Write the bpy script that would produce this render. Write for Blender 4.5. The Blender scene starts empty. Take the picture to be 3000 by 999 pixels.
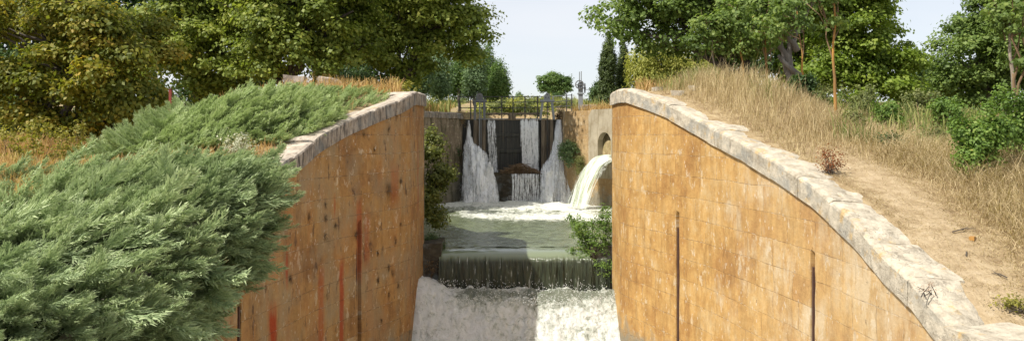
import bpy, math, random
import numpy as np
R = math.radians
random.seed(7)
rng = np.random.default_rng(7)
scene = bpy.context.scene
COL = scene.collection
F, HZ = 2400.0, 395.0          # focal length in photo pixels and the row of the horizon

# ------------------------------------------------------------------ numpy helpers
def _hash(i, j, k, s):
    n = (i * 374761393 + j * 668265263 + k * 1274126177 + s * 974711) & 0x7fffffff
    n = ((n ^ (n >> 13)) * 1274126177) & 0x7fffffff
    n = ((n ^ (n >> 16)) * 668265263) & 0x7fffffff
    return (n & 0xffffff) / float(0xffffff)
def vnoise(x, y, z=0.0, s=0):
    x, y, z = np.broadcast_arrays(np.asarray(x, float), np.asarray(y, float), np.asarray(z, float))
    xi, yi, zi = np.floor(x).astype(np.int64), np.floor(y).astype(np.int64), np.floor(z).astype(np.int64)
    xf, yf, zf = x - xi, y - yi, z - zi
    xf, yf, zf = [t * t * (3 - 2 * t) for t in (xf, yf, zf)]
    r = 0
    for a in (0, 1):
        for b in (0, 1):
            for c in (0, 1):
                w = (xf if a else 1 - xf) * (yf if b else 1 - yf) * (zf if c else 1 - zf)
                r = r + w * _hash(xi + a, yi + b, zi + c, s)
    return r
def fbm(x, y, z=0.0, o=4, s=0):
    r, a, t = 0, 0.5, 0
    x, y, z = np.asarray(x, float), np.asarray(y, float), np.asarray(z, float)
    for i in range(o):
        r = r + a * vnoise(x * 2 ** i, y * 2 ** i, z * 2 ** i, s + i * 17); t += a; a *= .5
    return r / t
def sstep(a, b, x):
    t = np.clip((np.asarray(x, float) - a) / (b - a), 0, 1); return t * t * (3 - 2 * t)
def unit(v):
    v = np.asarray(v, float); return v / (np.linalg.norm(v, axis=-1, keepdims=True) + 1e-9)

def mesh(name, V, Fc, mat, parent=None, attrs=None, uv=None, smooth=False):
    """V (n,3); Fc (m,k) int array of one face size, or a list of lists."""
    me = bpy.data.meshes.new(name)
    V = np.asarray(V, np.float32)
    if isinstance(Fc, np.ndarray):
        m, k = Fc.shape
        me.vertices.add(len(V)); me.vertices.foreach_set('co', V.ravel())
        me.loops.add(m * k); me.loops.foreach_set('vertex_index', Fc.astype(np.int32).ravel())
        me.polygons.add(m)
        me.polygons.foreach_set('loop_start', np.arange(0, m * k, k, dtype=np.int32))
        me.polygons.foreach_set('loop_total', np.full(m, k, np.int32))
        me.update(calc_edges=True)
    else:
        me.from_pydata([tuple(map(float, v)) for v in V], [], [list(map(int, f)) for f in Fc])
        me.update()
    if attrs:
        for an, av in attrs.items():
            a = me.attributes.new(an, 'FLOAT', 'POINT'); a.data.foreach_set('value', np.asarray(av, np.float32).ravel())
    if uv is not None:
        l = me.uv_layers.new(name='UVMap')
        idx = np.empty(len(me.loops), np.int32); me.loops.foreach_get('vertex_index', idx)
        l.data.foreach_set('uv', np.asarray(uv, np.float32)[idx].ravel())
    if smooth:
        me.polygons.foreach_set('use_smooth', np.ones(len(me.polygons), bool))
    me.materials.append(mat)
    o = bpy.data.objects.new(name, me); COL.objects.link(o)
    if parent: o.parent = parent
    return o
def tag(o, label=None, cat=None, group=None, kind=None):
    if label: o['label'] = label
    if cat: o['category'] = cat
    if group: o['group'] = group
    if kind: o['kind'] = kind
    return o
def thing(name, label, cat, loc=(0, 0, 0), rz=0, group=None):
    o = bpy.data.objects.new(name, None); COL.objects.link(o)
    o.location = loc; o.rotation_euler = (0, 0, rz); o.empty_display_size = .2
    return tag(o, label, cat, group)

class MB:
    def __init__(s): s.V, s.F = [], []
    def add(s, V, Fc):
        n = len(s.V); s.V += [tuple(map(float, v)) for v in V]; s.F += [[i + n for i in f] for f in Fc]; return s
    def box(s, c, d, rot=None, taper=1.0, j=0):
        cx, cy, cz = c; hx, hy, hz = [t / 2 for t in d]; V = []
        for z in (-1, 1):
            k = taper if z > 0 else 1
            for x, y in ((-1, -1), (1, -1), (1, 1), (-1, 1)):
                v = [x * hx * k + random.uniform(-j, j), y * hy * k + random.uniform(-j, j), z * hz + random.uniform(-j, j)]
                if rot:
                    ca, sa = math.cos(rot), math.sin(rot); v[0], v[1] = v[0] * ca - v[1] * sa, v[0] * sa + v[1] * ca
                V.append((v[0] + cx, v[1] + cy, v[2] + cz))
        return s.add(V, [[3, 2, 1, 0], [4, 5, 6, 7], [0, 1, 5, 4], [1, 2, 6, 5], [2, 3, 7, 6], [3, 0, 4, 7]])
    def tube(s, P, r, n=8, cap=True):
        P = np.asarray(P, float); r = np.broadcast_to(np.asarray(r, float), (len(P),))
        T = np.gradient(P, axis=0); T = unit(T)
        up = np.array([0, 0, 1.]) if abs(T[0][2]) < .8 else np.array([1., 0, 0]); V = []
        for i, p in enumerate(P):
            a = unit(np.cross(T[i], up)); b = np.cross(T[i], a)
            for k in range(n):
                t = 2 * math.pi * k / n
                V.append(p + r[i] * (a * math.cos(t) + b * math.sin(t)))
        Fc = [[i * n + k, i * n + (k + 1) % n, (i + 1) * n + (k + 1) % n, (i + 1) * n + k] for i in range(len(P) - 1) for k in range(n)]
        if cap: Fc += [list(range(n))[::-1], [(len(P) - 1) * n + k for k in range(n)]]
        return s.add(V, Fc)
    def prism(s, poly, y0, y1):      # polygon in x-z, extruded along y
        n = len(poly); V = [(x, y0, z) for x, z in poly] + [(x, y1, z) for x, z in poly]
        return s.add(V, [list(range(n)), [n + k for k in range(n)][::-1]] + [[k, n + k, n + (k + 1) % n, (k + 1) % n] for k in range(n)])
    def build(s, name, mat, parent=None, bevel=0, smooth=False, attrs=None):
        o = mesh(name, s.V, s.F, mat, parent, smooth=smooth, attrs=attrs)
        if bevel:
            m = o.modifiers.new('bevel', 'BEVEL'); m.width = bevel; m.segments = 2
        return o

# ------------------------------------------------------------------ materials
def newmat(name):
    m = bpy.data.materials.new(name); m.use_nodes = True
    nt = m.node_tree; nt.nodes.clear()
    return m, nt, nt.nodes, nt.links
class NT:
    """small node-writing helper"""
    def __init__(s, name):
        s.m, s.nt, s.n, s.l = newmat(name)
        s.out = s.n.new('ShaderNodeOutputMaterial')
    def node(s, t, **kw):
        n = s.n.new('ShaderNode' + t)
        for k, v in kw.items(): setattr(n, k, v)
        return n
    def link(s, a, b): s.l.new(a, b)
    def coord(s, which='Object', scale=(1, 1, 1), loc=(0, 0, 0)):
        tc = s.node('TexCoord'); mp = s.node('Mapping')
        mp.inputs['Scale'].default_value = scale; mp.inputs['Location'].default_value = loc
        s.link(tc.outputs[which], mp.inputs[0]); return mp.outputs[0]
    def geo(s, scale=(1, 1, 1), loc=(0, 0, 0)):
        g = s.node('NewGeometry'); mp = s.node('Mapping')
        mp.inputs['Scale'].default_value = scale; mp.inputs['Location'].default_value = loc
        s.link(g.outputs['Position'], mp.inputs[0]); return mp.outputs[0]
    def noise(s, vec, scale, detail=4, rough=.55, dist=0):
        n = s.node('TexNoise'); n.inputs['Scale'].default_value = scale; n.inputs['Detail'].default_value = detail
        n.inputs['Roughness'].default_value = rough; n.inputs['Distortion'].default_value = dist
        s.link(vec, n.inputs['Vector']); return n.outputs['Fac']
    def ramp(s, fac, stops, interp='LINEAR'):
        r = s.node('ValToRGB'); r.color_ramp.interpolation = interp
        e = r.color_ramp.elements
        while len(e) < len(stops): e.new(.5)
        for i, (p, c) in enumerate(stops):
            e[i].position = p
            e[i].color = (c, c, c, 1) if isinstance(c, (int, float)) else (*c, 1)
        s.link(fac, r.inputs[0]); return r.outputs[0]
    def mix(s, fac, a, b, mode='MIX'):
        m = s.node('Mix', data_type='RGBA', blend_type=mode)
        for sock, v in ((m.inputs[0], fac), (m.inputs[6], a), (m.inputs[7], b)):
            if isinstance(v, (int, float)): sock.default_value = v
            elif isinstance(v, tuple): sock.default_value = (*v, 1)
            else: s.link(v, sock)
        return m.outputs[2]
    def math(s, op, a, b=None, clamp=False):
        m = s.node('Math', operation=op, use_clamp=clamp)
        for sock, v in ((m.inputs[0], a), (m.inputs[1], b)):
            if v is None: continue
            if isinstance(v, (int, float)): sock.default_value = v
            else: s.link(v, sock)
        return m.outputs[0]
    def sep(s, vec):
        x = s.node('SeparateXYZ'); s.link(vec, x.inputs[0]); return x.outputs
    def attr(s, name):
        a = s.node('Attribute'); a.attribute_name = name; return a.outputs['Fac']
    def bump(s, h, strength=.5, dist=.02, normal=None):
        b = s.node('Bump'); b.inputs['Strength'].default_value = strength; b.inputs['Distance'].default_value = dist
        s.link(h, b.inputs['Height'])
        if normal: s.link(normal, b.inputs['Normal'])
        return b.outputs[0]
    def pbsdf(s, col, rough=.9, normal=None, metal=0, spec=.5):
        p = s.node('BsdfPrincipled')
        for k, v in (('Base Color', col), ('Roughness', rough), ('Metallic', metal), ('Specular IOR Level', spec)):
            if isinstance(v, (int, float)): p.inputs[k].default_value = v
            elif isinstance(v, tuple): p.inputs[k].default_value = (*v, 1)
            else: s.link(v, p.inputs[k])
        if normal: s.link(normal, p.inputs['Normal'])
        return p.outputs[0]
    def surf(s, sh): s.link(sh, s.out.inputs['Surface']); return s.m

def leaf_mat(name, stops, transl=.45, rough=.55, spec=.35, tint=(1.0, 1.08, .6)):
    t = NT(name); c = t.ramp(t.attr('rnd'), stops)
    p = t.pbsdf(c, rough, spec=spec)
    tr = t.node('BsdfTranslucent'); t.link(t.mix(1.0, c, tint, 'MULTIPLY'), tr.inputs[0])
    mx = t.node('MixShader'); mx.inputs[0].default_value = transl
    t.link(p, mx.inputs[1]); t.link(tr.outputs[0], mx.inputs[2])
    return t.surf(mx.outputs[0])

M = {}
M['plane_leaf'] = leaf_mat('plane_leaf', [(0, (0.072, 0.105, 0.022)), (.4, (0.194, 0.251, 0.043)), (.8, (0.371, 0.406, 0.080)), (1, (0.612, 0.561, 0.145))])
M['ochre_leaf'] = leaf_mat('ochre_leaf', [(0, (0.072, 0.097, 0.014)), (.4, (0.187, 0.214, 0.030)), (.7, (0.374, 0.324, 0.048)), (1, (0.605, 0.376, 0.072))])
M['dark_leaf'] = leaf_mat('dark_leaf', [(0, (0.031, 0.061, 0.021)), (.6, (0.077, 0.131, 0.042)), (1, (0.153, 0.215, 0.068))])
M['bright_leaf'] = leaf_mat('bright_leaf', [(0, (0.078, 0.130, 0.020)), (.5, (0.221, 0.307, 0.039)), (1, (0.441, 0.496, 0.103))])
M['elm_leaf'] = leaf_mat('elm_leaf', [(0, (0.058, 0.097, 0.026)), (.5, (0.168, 0.246, 0.058)), (.93, (0.298, 0.363, 0.091)), (1, (0.546, 0.325, 0.130))])
M['poplar_leaf'] = leaf_mat('poplar_leaf', [(0, (0.088, 0.146, 0.071)), (.6, (0.196, 0.282, 0.132)), (1, (0.392, 0.491, 0.264))])
M['poplar_green'] = leaf_mat('poplar_green', [(0, (0.053, 0.108, 0.030)), (.6, (0.131, 0.216, 0.050)), (1, (0.263, 0.339, 0.101))])
M['cypress_leaf'] = leaf_mat('cypress_leaf', [(0, (.03, .05, .012)), (.6, (.085, .12, .028)), (.95, (.15, .18, .045)), (1, (.26, .15, .07))], transl=.2)
M['willow_leaf'] = leaf_mat('willow_leaf', [(0, (.16, .2, .035)), (.5, (.36, .37, .08)), (1, (.58, .52, .14))])
M['yellow_leaf'] = leaf_mat('yellow_leaf', [(0, (.1, .11, .02)), (.5, (.3, .28, .05)), (1, (.5, .44, .1))])
M['fig_leaf'] = leaf_mat('fig_leaf', [(0, (.05, .07, .02)), (.5, (.17, .19, .045)), (1, (.42, .4, .1))])
M['bush_leaf'] = leaf_mat('bush_leaf', [(0, (0.060, 0.119, 0.025)), (.6, (0.170, 0.272, 0.050)), (.93, (0.323, 0.408, 0.094)), (1, (0.679, 0.425, 0.136))])
M['olive_leaf'] = leaf_mat('olive_leaf', [(0, (0.083, 0.103, 0.034)), (.5, (0.207, 0.235, 0.083)), (1, (0.414, 0.400, 0.166))])
M['brown_leaf'] = leaf_mat('brown_leaf', [(0, (.06, .035, .02)), (.5, (.19, .12, .06)), (1, (.38, .28, .16))])
M['red_leaf'] = leaf_mat('red_leaf', [(0, (.1, .04, .02)), (.6, (.35, .13, .05)), (1, (.5, .26, .1))])
M['juniper'] = leaf_mat('juniper', [(0, (.012, .02, .01)), (.32, (.11, .155, .08)), (.6, (.30, .38, .19)), (.85, (.46, .53, .29)), (1, (.64, .68, .42))], transl=.28, rough=.75, spec=.2, tint=(1, 1.04, .85))  # pale tips are foliage colour; dark low end paints the shade between sprays
M['juniper_green'] = leaf_mat('juniper_green', [(0, (.025, .035, .015)), (.3, (.17, .21, .09)), (.65, (.34, .43, .18)), (1, (.54, .60, .32))], transl=.3, rough=.75, spec=.2, tint=(1, 1.04, .8))
M['dry_grass'] = leaf_mat('dry_grass', [(0, (.24, .16, .08)), (.5, (.50, .39, .22)), (.9, (.66, .54, .33)), (1, (.74, .64, .42))], transl=.3, rough=.8, spec=.15)
M['gold_grass'] = leaf_mat('gold_grass', [(0, (.28, .16, .06)), (.5, (.58, .38, .16)), (1, (.74, .56, .28))], transl=.3, rough=.8, spec=.15)
M['green_grass'] = leaf_mat('green_grass', [(0, (0.084, 0.120, 0.030)), (.5, (0.240, 0.276, 0.090)), (1, (0.480, 0.444, 0.180))], transl=.3, rough=.8, spec=.15)
M['flower'] = leaf_mat('flower', [(0, (.3, .32, .2)), (.5, (.5, .5, .36)), (1, (.7, .68, .52))], transl=.3)
M['tuft'] = leaf_mat('dried_tuft', [(0, (.03, .02, .015)), (1, (.12, .075, .05))], transl=.1)
def bark(name, a, b, sc=8):
    t = NT(name); n = t.noise(t.geo((1, 1, .25)), sc, 5, .6)
    return t.surf(t.pbsdf(t.ramp(n, [(.3, a), (.7, b)]), .95, t.bump(n, .6, .03)))
M['bark_dark'] = bark('bark_dark', (.04, .032, .025), (.12, .1, .08))
M['bark_grey'] = bark('bark_grey', (.1, .085, .075), (.3, .27, .24), 5)
M['bark_orange'] = bark('bark_orange', (.14, .09, .05), (.48, .24, .05), 4)
M['bark_twig'] = bark('bark_twig', (.1, .06, .03), (.3, .2, .11), 12)
M['bark_pale'] = bark('bark_pale', (.2, .16, .12), (.45, .38, .3), 6)
t = NT('juniper_inner_shade'); n = t.noise(t.geo(), 9, 4)
M['juniper_core'] = t.surf(t.pbsdf(t.ramp(n, [(.3, (.012, .02, .008)), (.7, (.045, .06, .025))]), 1, t.bump(n, 1, .1), spec=.1))  # near-black tone stands for the shade deep inside the juniper

def stone_wall(name, cols, row=.39, bw=.82, red=False, pale=.5, grey_low=None, green=False, seed=0., top_dark=0.):
    """ashlar masonry laid out in the wall's own metres (u along the wall, v up)"""
    t = NT(name)
    uv = t.coord('UV', loc=(seed, 0, 0)); u3 = t.sep(uv)
    wob = t.noise(uv, 1.3, 3)
    dv = t.node('VectorMath', operation='ADD'); t.link(uv, dv.inputs[0])
    cb = t.node('CombineXYZ'); t.link(t.math('MULTIPLY', t.math('SUBTRACT', wob, .5), .05), cb.inputs[1])
    t.link(t.math('MULTIPLY', t.math('SUBTRACT', t.noise(uv, 2.1, 2), .5), .08), cb.inputs[0])
    t.link(cb.outputs[0], dv.inputs[1])
    br = t.node('TexBrick'); br.offset = .43; br.offset_frequency = 2; br.squash = .72; br.squash_frequency = 3
    br.inputs['Color1'].default_value = (0, 0, 0, 1); br.inputs['Color2'].default_value = (1, 1, 1, 1)
    br.inputs['Mortar'].default_value = (.5, .5, .5, 1)
    br.inputs['Scale'].default_value = 1; br.inputs['Mortar Size'].default_value = .006; br.inputs['Mortar Smooth'].default_value = .25
    br.inputs['Brick Width'].default_value = bw; br.inputs['Row Height'].default_value = row; br.inputs['Bias'].default_value = 0
    t.link(dv.outputs[0], br.inputs['Vector'])
    blk, mort = br.outputs['Color'], br.outputs['Fac']
    big = t.noise(uv, .55, 4, .6); mid = t.noise(uv, 2.6, 5, .62); fine = t.noise(uv, 22, 5, .65)
    mid2 = t.noise(t.coord('UV', (1.3, 1, 1), (seed, 17, 0)), 6.5, 7, .75)
    f = t.math('ADD', t.math('MULTIPLY', blk, .07), t.math('ADD', t.math('MULTIPLY', big, .6), t.math('ADD', t.math('MULTIPLY', mid, .3), t.math('MULTIPLY', mid2, .42))))
    c = t.ramp(t.math('ADD', t.math('MULTIPLY', t.math('SUBTRACT', f, .715), 1.5), .48), cols)
    # vertical weather streaks
    st = t.noise(t.coord('UV', (4.2, 1.1, 1), (seed, 0, 0)), 1.1, 7, .72)
    c = t.mix(t.math('MULTIPLY', t.ramp(st, [(.42, 0), (.66, 1)]), .38), c, (cols[0][1][0] * .6, cols[0][1][1] * .55, cols[0][1][2] * .5))
    st2 = t.noise(t.coord('UV', (4.6, 1.5, 1), (seed + 5, 3, 0)), 1.2, 7, .74)
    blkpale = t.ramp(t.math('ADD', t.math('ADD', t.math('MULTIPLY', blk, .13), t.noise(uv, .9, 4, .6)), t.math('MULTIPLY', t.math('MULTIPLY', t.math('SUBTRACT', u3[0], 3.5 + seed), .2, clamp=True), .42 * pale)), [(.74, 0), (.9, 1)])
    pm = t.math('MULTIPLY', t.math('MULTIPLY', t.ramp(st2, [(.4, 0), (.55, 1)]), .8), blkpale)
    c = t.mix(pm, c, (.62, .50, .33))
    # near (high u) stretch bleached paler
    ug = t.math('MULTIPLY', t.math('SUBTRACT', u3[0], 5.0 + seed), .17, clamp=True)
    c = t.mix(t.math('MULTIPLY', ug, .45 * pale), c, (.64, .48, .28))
    # flaked spots
    fl = t.noise(t.coord('UV', (1.5, .9, 1), (seed, 9, 0)), 2.6, 8, .72)
    c = t.mix(t.ramp(fl, [(.585, 0), (.625, .55)]), c, (.68, .58, .42))
    sp = t.node('TexVoronoi', feature='F1'); t.link(t.coord('UV', (11, 6, 1), (seed, 0, 0)), sp.inputs['Vector']); sp.inputs['Scale'].default_value = 1
    spm = t.math('MULTIPLY', t.math('LESS_THAN', sp.outputs['Distance'], .17), t.math('GREATER_THAN', t.noise(uv, 3.1, 3), .5))
    c = t.mix(t.math('MULTIPLY', spm, .5), c, (.7, .62, .5))
    # pitting, dark
    pit = t.noise(t.coord('UV', (1.3, 1, 1), (seed, 31, 0)), 9, 6, .7)
    pitm = t.ramp(pit, [(.66, 0), (.71, 1)])
    c = t.mix(t.math('MULTIPLY', pitm, .6), c, (.09, .055, .03))
    if red:
        c = t.mix(t.math('MULTIPLY', t.ramp(t.noise(t.coord('UV', (1.2, .9, 1), (7, 4, 0)), 1.1, 5, .6), [(.45, 0), (.6, 1)]), .55), c, (.30, .24, .15))
        c = t.mix(t.math('MULTIPLY', t.ramp(t.noise(t.coord('UV', (2.4, .6, 1), (2, 8, 0)), 1.1, 4, .6), [(.5, 0), (.62, 1)]), .28), c, (.44, .19, .06))
        c = t.mix(t.ramp(t.noise(t.coord('UV', (4.5, 1.5, 1), (1, 3, 0)), 1.2, 5, .68), [(.59, 0), (.65, .75)]), c, (.10, .06, .04))
        for (uc, w, v0, v1, s_) in red:
            d = t.math('ABSOLUTE', t.math('SUBTRACT', t.math('ADD', u3[0], t.math('MULTIPLY', t.math('SUBTRACT', t.noise(t.coord('UV', (3, .7, 1)), 2.2, 3), .5), .12)), uc + seed))
            a = t.math('SUBTRACT', 1.0, t.math('DIVIDE', d, w), clamp=True)
            b = t.math('MULTIPLY', t.math('MULTIPLY', t.math('SUBTRACT', v1, u3[1]), 3.0, clamp=True), t.math('MULTIPLY', t.math('SUBTRACT', u3[1], v0), 3.0, clamp=True))
            k = t.math('MULTIPLY', t.math('MULTIPLY', t.math('MULTIPLY', a, 1.9, clamp=True), b), t.ramp(t.noise(t.coord('UV', (10, 1.6, 1)), 1.5, 4), [(.3, .45), (.5, 1)]))
            c = t.mix(t.math('MULTIPLY', k, s_, clamp=True), c, (.36, .055, .016))
    if grey_low is not None:
        g = t.math('MULTIPLY', t.math('SUBTRACT', t.math('ADD', t.math('SUBTRACT', grey_low, u3[1]), t.math('MULTIPLY', t.math('SUBTRACT', mid, .5), 1.4)), 0.0), 2.6, clamp=True)
        c = t.mix(t.math('MULTIPLY', g, .85), c, t.mix(mid, (.07, .075, .04), (.36, .33, .27)))
    if green:
        g = t.ramp(t.noise(t.coord('UV', (2.6, .8, 1), (3, 2, 0)), 1.3, 5), [(.5, 0), (.62, 1)])
        c = t.mix(t.math('MULTIPLY', g, .75), c, (.05, .05, .022))
    c = t.mix(t.math('MULTIPLY', t.ramp(t.noise(uv, 1.9, 4), [(.40, 0), (.60, 1)]), t.math('MULTIPLY', mort, .55)), c, (.15, .09, .045))
    c = t.mix(.35, c, t.mix(fine, (.25, .22, .2), (1, 1, 1)), 'MULTIPLY')
    lime = t.ramp(t.noise(t.coord('UV', (1, 1, 1), (3, 5, 1)), 7, 5, .7), [(.5, 0), (.6, .6)]); c = t.mix(t.math('MULTIPLY', mort, lime), c, (.62, .52, .38))
    h = t.math('ADD', t.math('MULTIPLY', mort, -.9), t.math('ADD', t.math('MULTIPLY', fine, .35), t.math('SUBTRACT', t.math('MULTIPLY', mid, .8), t.math('MULTIPLY', pitm, .8))))
    return t.surf(t.pbsdf(c, .93, t.bump(h, .75, .03), spec=.2))
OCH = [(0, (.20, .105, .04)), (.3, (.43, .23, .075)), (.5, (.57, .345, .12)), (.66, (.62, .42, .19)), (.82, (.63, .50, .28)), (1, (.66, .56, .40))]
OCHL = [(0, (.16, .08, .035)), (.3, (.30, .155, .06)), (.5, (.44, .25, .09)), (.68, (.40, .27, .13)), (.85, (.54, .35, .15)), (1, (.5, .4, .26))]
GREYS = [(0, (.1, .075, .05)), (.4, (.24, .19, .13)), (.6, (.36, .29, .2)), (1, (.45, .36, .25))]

def rock_mat(name, light, mid_, dark, lichen=None, streak=0):
    t = NT(name); g = t.geo()
    n = t.noise(g, 6, 6, .65); f = t.noise(g, 38, 4, .6); b = t.noise(g, 1.7, 3)
    c = t.ramp(n, [(.28, dark), (.48, mid_), (.66, light)])
    c = t.mix(.4, c, t.mix(f, (.35, .33, .3), (1, 1, 1)), 'MULTIPLY')
    if lichen: c = t.mix(t.ramp(t.noise(g, 4.3, 5, .7), [(.56, 0), (.66, .7)]), c, lichen)
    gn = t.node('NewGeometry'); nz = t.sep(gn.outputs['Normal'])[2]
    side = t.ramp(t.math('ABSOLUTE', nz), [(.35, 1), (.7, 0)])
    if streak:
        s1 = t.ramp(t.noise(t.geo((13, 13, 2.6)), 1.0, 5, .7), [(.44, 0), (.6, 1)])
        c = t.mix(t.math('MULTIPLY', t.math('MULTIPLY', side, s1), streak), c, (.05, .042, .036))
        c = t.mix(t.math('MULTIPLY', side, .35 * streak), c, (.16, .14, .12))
    s2 = t.ramp(t.noise(g, 2.6, 4), [(.5, 0), (.62, .45)])
    c = t.mix(t.math('MULTIPLY', s2, side), c, (.2, .22, .22))
    v = t.node('TexVoronoi', feature='DISTANCE_TO_EDGE'); v.inputs['Scale'].default_value = 3.1
    dvv = t.node('VectorMath', operation='ADD'); t.link(g, dvv.inputs[0]); cc = t.node('CombineXYZ'); t.link(n, cc.inputs[0]); t.link(b, cc.inputs[1]); t.link(cc.outputs[0], dvv.inputs[1]); t.link(dvv.outputs[0], v.inputs['Vector'])
    cr = t.ramp(v.outputs['Distance'], [(0, 1), (.035, 0)])
    crm = t.math('MULTIPLY', cr, t.math('GREATER_THAN', b, .5))
    c = t.mix(t.math('MULTIPLY', crm, .12), c, (.2, .15, .1))
    h = t.math('SUBTRACT', t.math('ADD', n, t.math('MULTIPLY', f, .35)), t.math('MULTIPLY', crm, .15))
    return t.surf(t.pbsdf(c, .95, t.bump(h, .9, .035), spec=.2))
M['coping_r'] = rock_mat('coping_stone_sunny', (.66, .58, .45), (.5, .44, .34), (.3, .25, .18), (.5, .33, .13))
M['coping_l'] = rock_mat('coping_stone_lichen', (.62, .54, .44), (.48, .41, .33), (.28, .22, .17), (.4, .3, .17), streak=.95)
M['block'] = rock_mat('block_stone', (.52, .45, .38), (.42, .36, .3), (.3, .25, .2))
M['wet_stone'] = rock_mat('wet_stone', (.1, .085, .06), (.06, .05, .035), (.025, .022, .015), (.05, .06, .02))

def metal(name, col, rust=.25, rough=.6):
    t = NT(name); n = t.noise(t.geo((1, 1, .5)), 9, 5, .65)
    c = t.mix(t.ramp(n, [(.5, 0), (.68, rust)]), col, (.2, .1, .05))
    return t.surf(t.pbsdf(t.mix(.3, c, t.mix(t.noise(t.geo(), 40, 3), (.4, .4, .4), (1, 1, 1)), 'MULTIPLY'), rough, metal=.2))
M['steel'] = metal('painted_steel', (.19, .2, .21))
M['steel_light'] = metal('galvanised_steel', (.3, .32, .33), .2)
M['steel_dark'] = metal('dark_steel', (.07, .075, .075), .4)
M['rust'] = metal('rusty_iron', (.1, .05, .035), .8, .9)
M['red_paint'] = metal('red_paint', (.28, .04, .035), .5, .7)
t = NT('gate_timber'); n = t.noise(t.geo((14, 1, .8)), 1, 5, .6)
M['timber'] = t.surf(t.pbsdf(t.ramp(n, [(.35, (.012, .012, .009)), (.6, (.04, .038, .026)), (.8, (.08, .065, .04))]), .45, t.bump(n, .6, .03)))
t = NT('weathered_timber'); n = t.noise(t.geo((12, 12, 1.2)), 1, 5, .6)
M['grey_timber'] = t.surf(t.pbsdf(t.ramp(n, [(.3, (.07, .055, .04)), (.6, (.24, .19, .13)), (.8, (.36, .24, .13))]), .85, t.bump(n, .6, .02)))

def ground_mat():
    t = NT('ground_soil'); g = t.geo(); n = t.noise(g, .6, 5, .6); m_ = t.noise(g, 5, 6, .65); f = t.noise(g, 45, 4, .7)
    c = t.ramp(m_, [(.3, (.2, .13, .07)), (.5, (.36, .26, .14)), (.7, (.48, .37, .22))])
    gr = t.ramp(n, [(.5, 0), (.62, 1)]); far = t.math('MULTIPLY', t.math('SUBTRACT', t.sep(g)[1], 24), .06, clamp=True)
    c = t.mix(t.math('MULTIPLY', gr, t.math('MULTIPLY', far, .8)), c, (.15, .19, .06))
    pa = t.attr('path')
    c = t.mix(pa, c, t.ramp(m_, [(.3, (.36, .26, .145)), (.55, (.50, .38, .235)), (.75, (.60, .48, .32))]))
    st = t.noise(t.geo((60, 9, 1)), 1, 3, .6)
    c = t.mix(t.math('MULTIPLY', t.ramp(st, [(.55, 0), (.62, .6)]), .7), c, (.62, .5, .3))
    c = t.mix(.45, c, t.mix(f, (.3, .28, .25), (1, 1, 1)), 'MULTIPLY')
    h = t.math('ADD', m_, t.math('MULTIPLY', f, .5))
    return t.surf(t.pbsdf(c, 1, t.bump(h, .8, .05), spec=.1))
M['ground'] = ground_mat()

def water_mat():
    t = NT('pool_water'); g = t.geo(); foam = t.attr('foam')
    n1 = t.noise(t.geo((1, .55, 1)), 3.2, 5, .6, .8); n2 = t.noise(t.geo((1, .6, 1)), 14, 4, .6)
    col = t.ramp(n1, [(.35, (.10, .12, .06)), (.65, (.17, .20, .105))])
    bnorm = t.bump(t.math('ADD', n1, t.math('MULTIPLY', n2, .35)), .5, .12)
    w = t.pbsdf(col, .12, bnorm)
    fm = t.ramp(t.math('ADD', t.math('SUBTRACT', foam, .5), t.math('MULTIPLY', t.noise(t.geo((1, .5, 1)), 5, 7, .72, 1.2), 1.0)), [(.42, 0), (.66, 1)])
    fo = t.pbsdf(t.ramp(n2, [(.3, (.55, .56, .46)), (.7, (.84, .84, .78))]), .8, t.bump(n2, .8, .08))
    mx = t.node('MixShader'); t.link(fm, mx.inputs[0]); t.link(w, mx.inputs[1]); t.link(fo, mx.inputs[2])
    return t.surf(mx.outputs[0])
M['water'] = water_mat()
def foam_mat():
    t = NT('white_water'); g = t.geo()
    n = t.noise(g, 5.5, 8, .72, .7); n2 = t.noise(t.geo((1, 1, .3)), 15, 6, .7)
    cov = t.attr('foam')
    s = t.math('ADD', t.math('ADD', t.math('MULTIPLY', n, .8), t.math('MULTIPLY', n2, .4)), t.math('SUBTRACT', cov, 1.0))
    c = t.ramp(s, [(.28, (.2, .22, .16)), (.4, (.56, .58, .5)), (.5, (.84, .85, .79)), (.68, (.94, .94, .91))])
    p = t.pbsdf(c, .55, t.bump(t.math('ADD', n, t.math('MULTIPLY', n2, .6)), 1.0, .12))
    return t.surf(p)
M['foam'] = foam_mat()
def curtain_mat():
    t = NT('falling_water'); uvw = t.coord('UV')
    n = t.noise(t.coord('UV', (9, 1.0, 1)), 1.0, 5, .65); n2 = t.noise(t.coord('UV', (30, 3.2, 1)), 1.0, 4, .6)
    fa = t.attr('fall')
    col = t.mix(fa, (.17, .2, .12), t.ramp(n, [(.35, (.018, .022, .014)), (.7, (.07, .085, .05))]))  # light green of the smooth crest has the sky's reflection painted in
    nb = t.bump(t.math('ADD', n, t.math('MULTIPLY', n2, 1.0)), .9, .05)
    nb0 = t.bump(t.noise(t.geo(), 5, 3), .2, .04)
    mxn = t.node('Mix', data_type='VECTOR'); t.link(fa, mxn.inputs[0]); t.link(nb0, mxn.inputs[4]); t.link(nb, mxn.inputs[5])
    a = t.pbsdf(col, .1, mxn.outputs[1])
    stw = t.pbsdf((.8, .82, .78), .5, nb)
    m1 = t.math('MULTIPLY', t.ramp(t.math('MULTIPLY', n, n2), [(.33, 0), (.42, 1)]), t.math('MULTIPLY', fa, .8))
    mx = t.node('MixShader'); t.link(m1, mx.inputs[0]); t.link(a, mx.inputs[1]); t.link(stw, mx.inputs[2])
    return t.surf(mx.outputs[0])
M['curtain'] = curtain_mat()  # weir sheet
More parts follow.
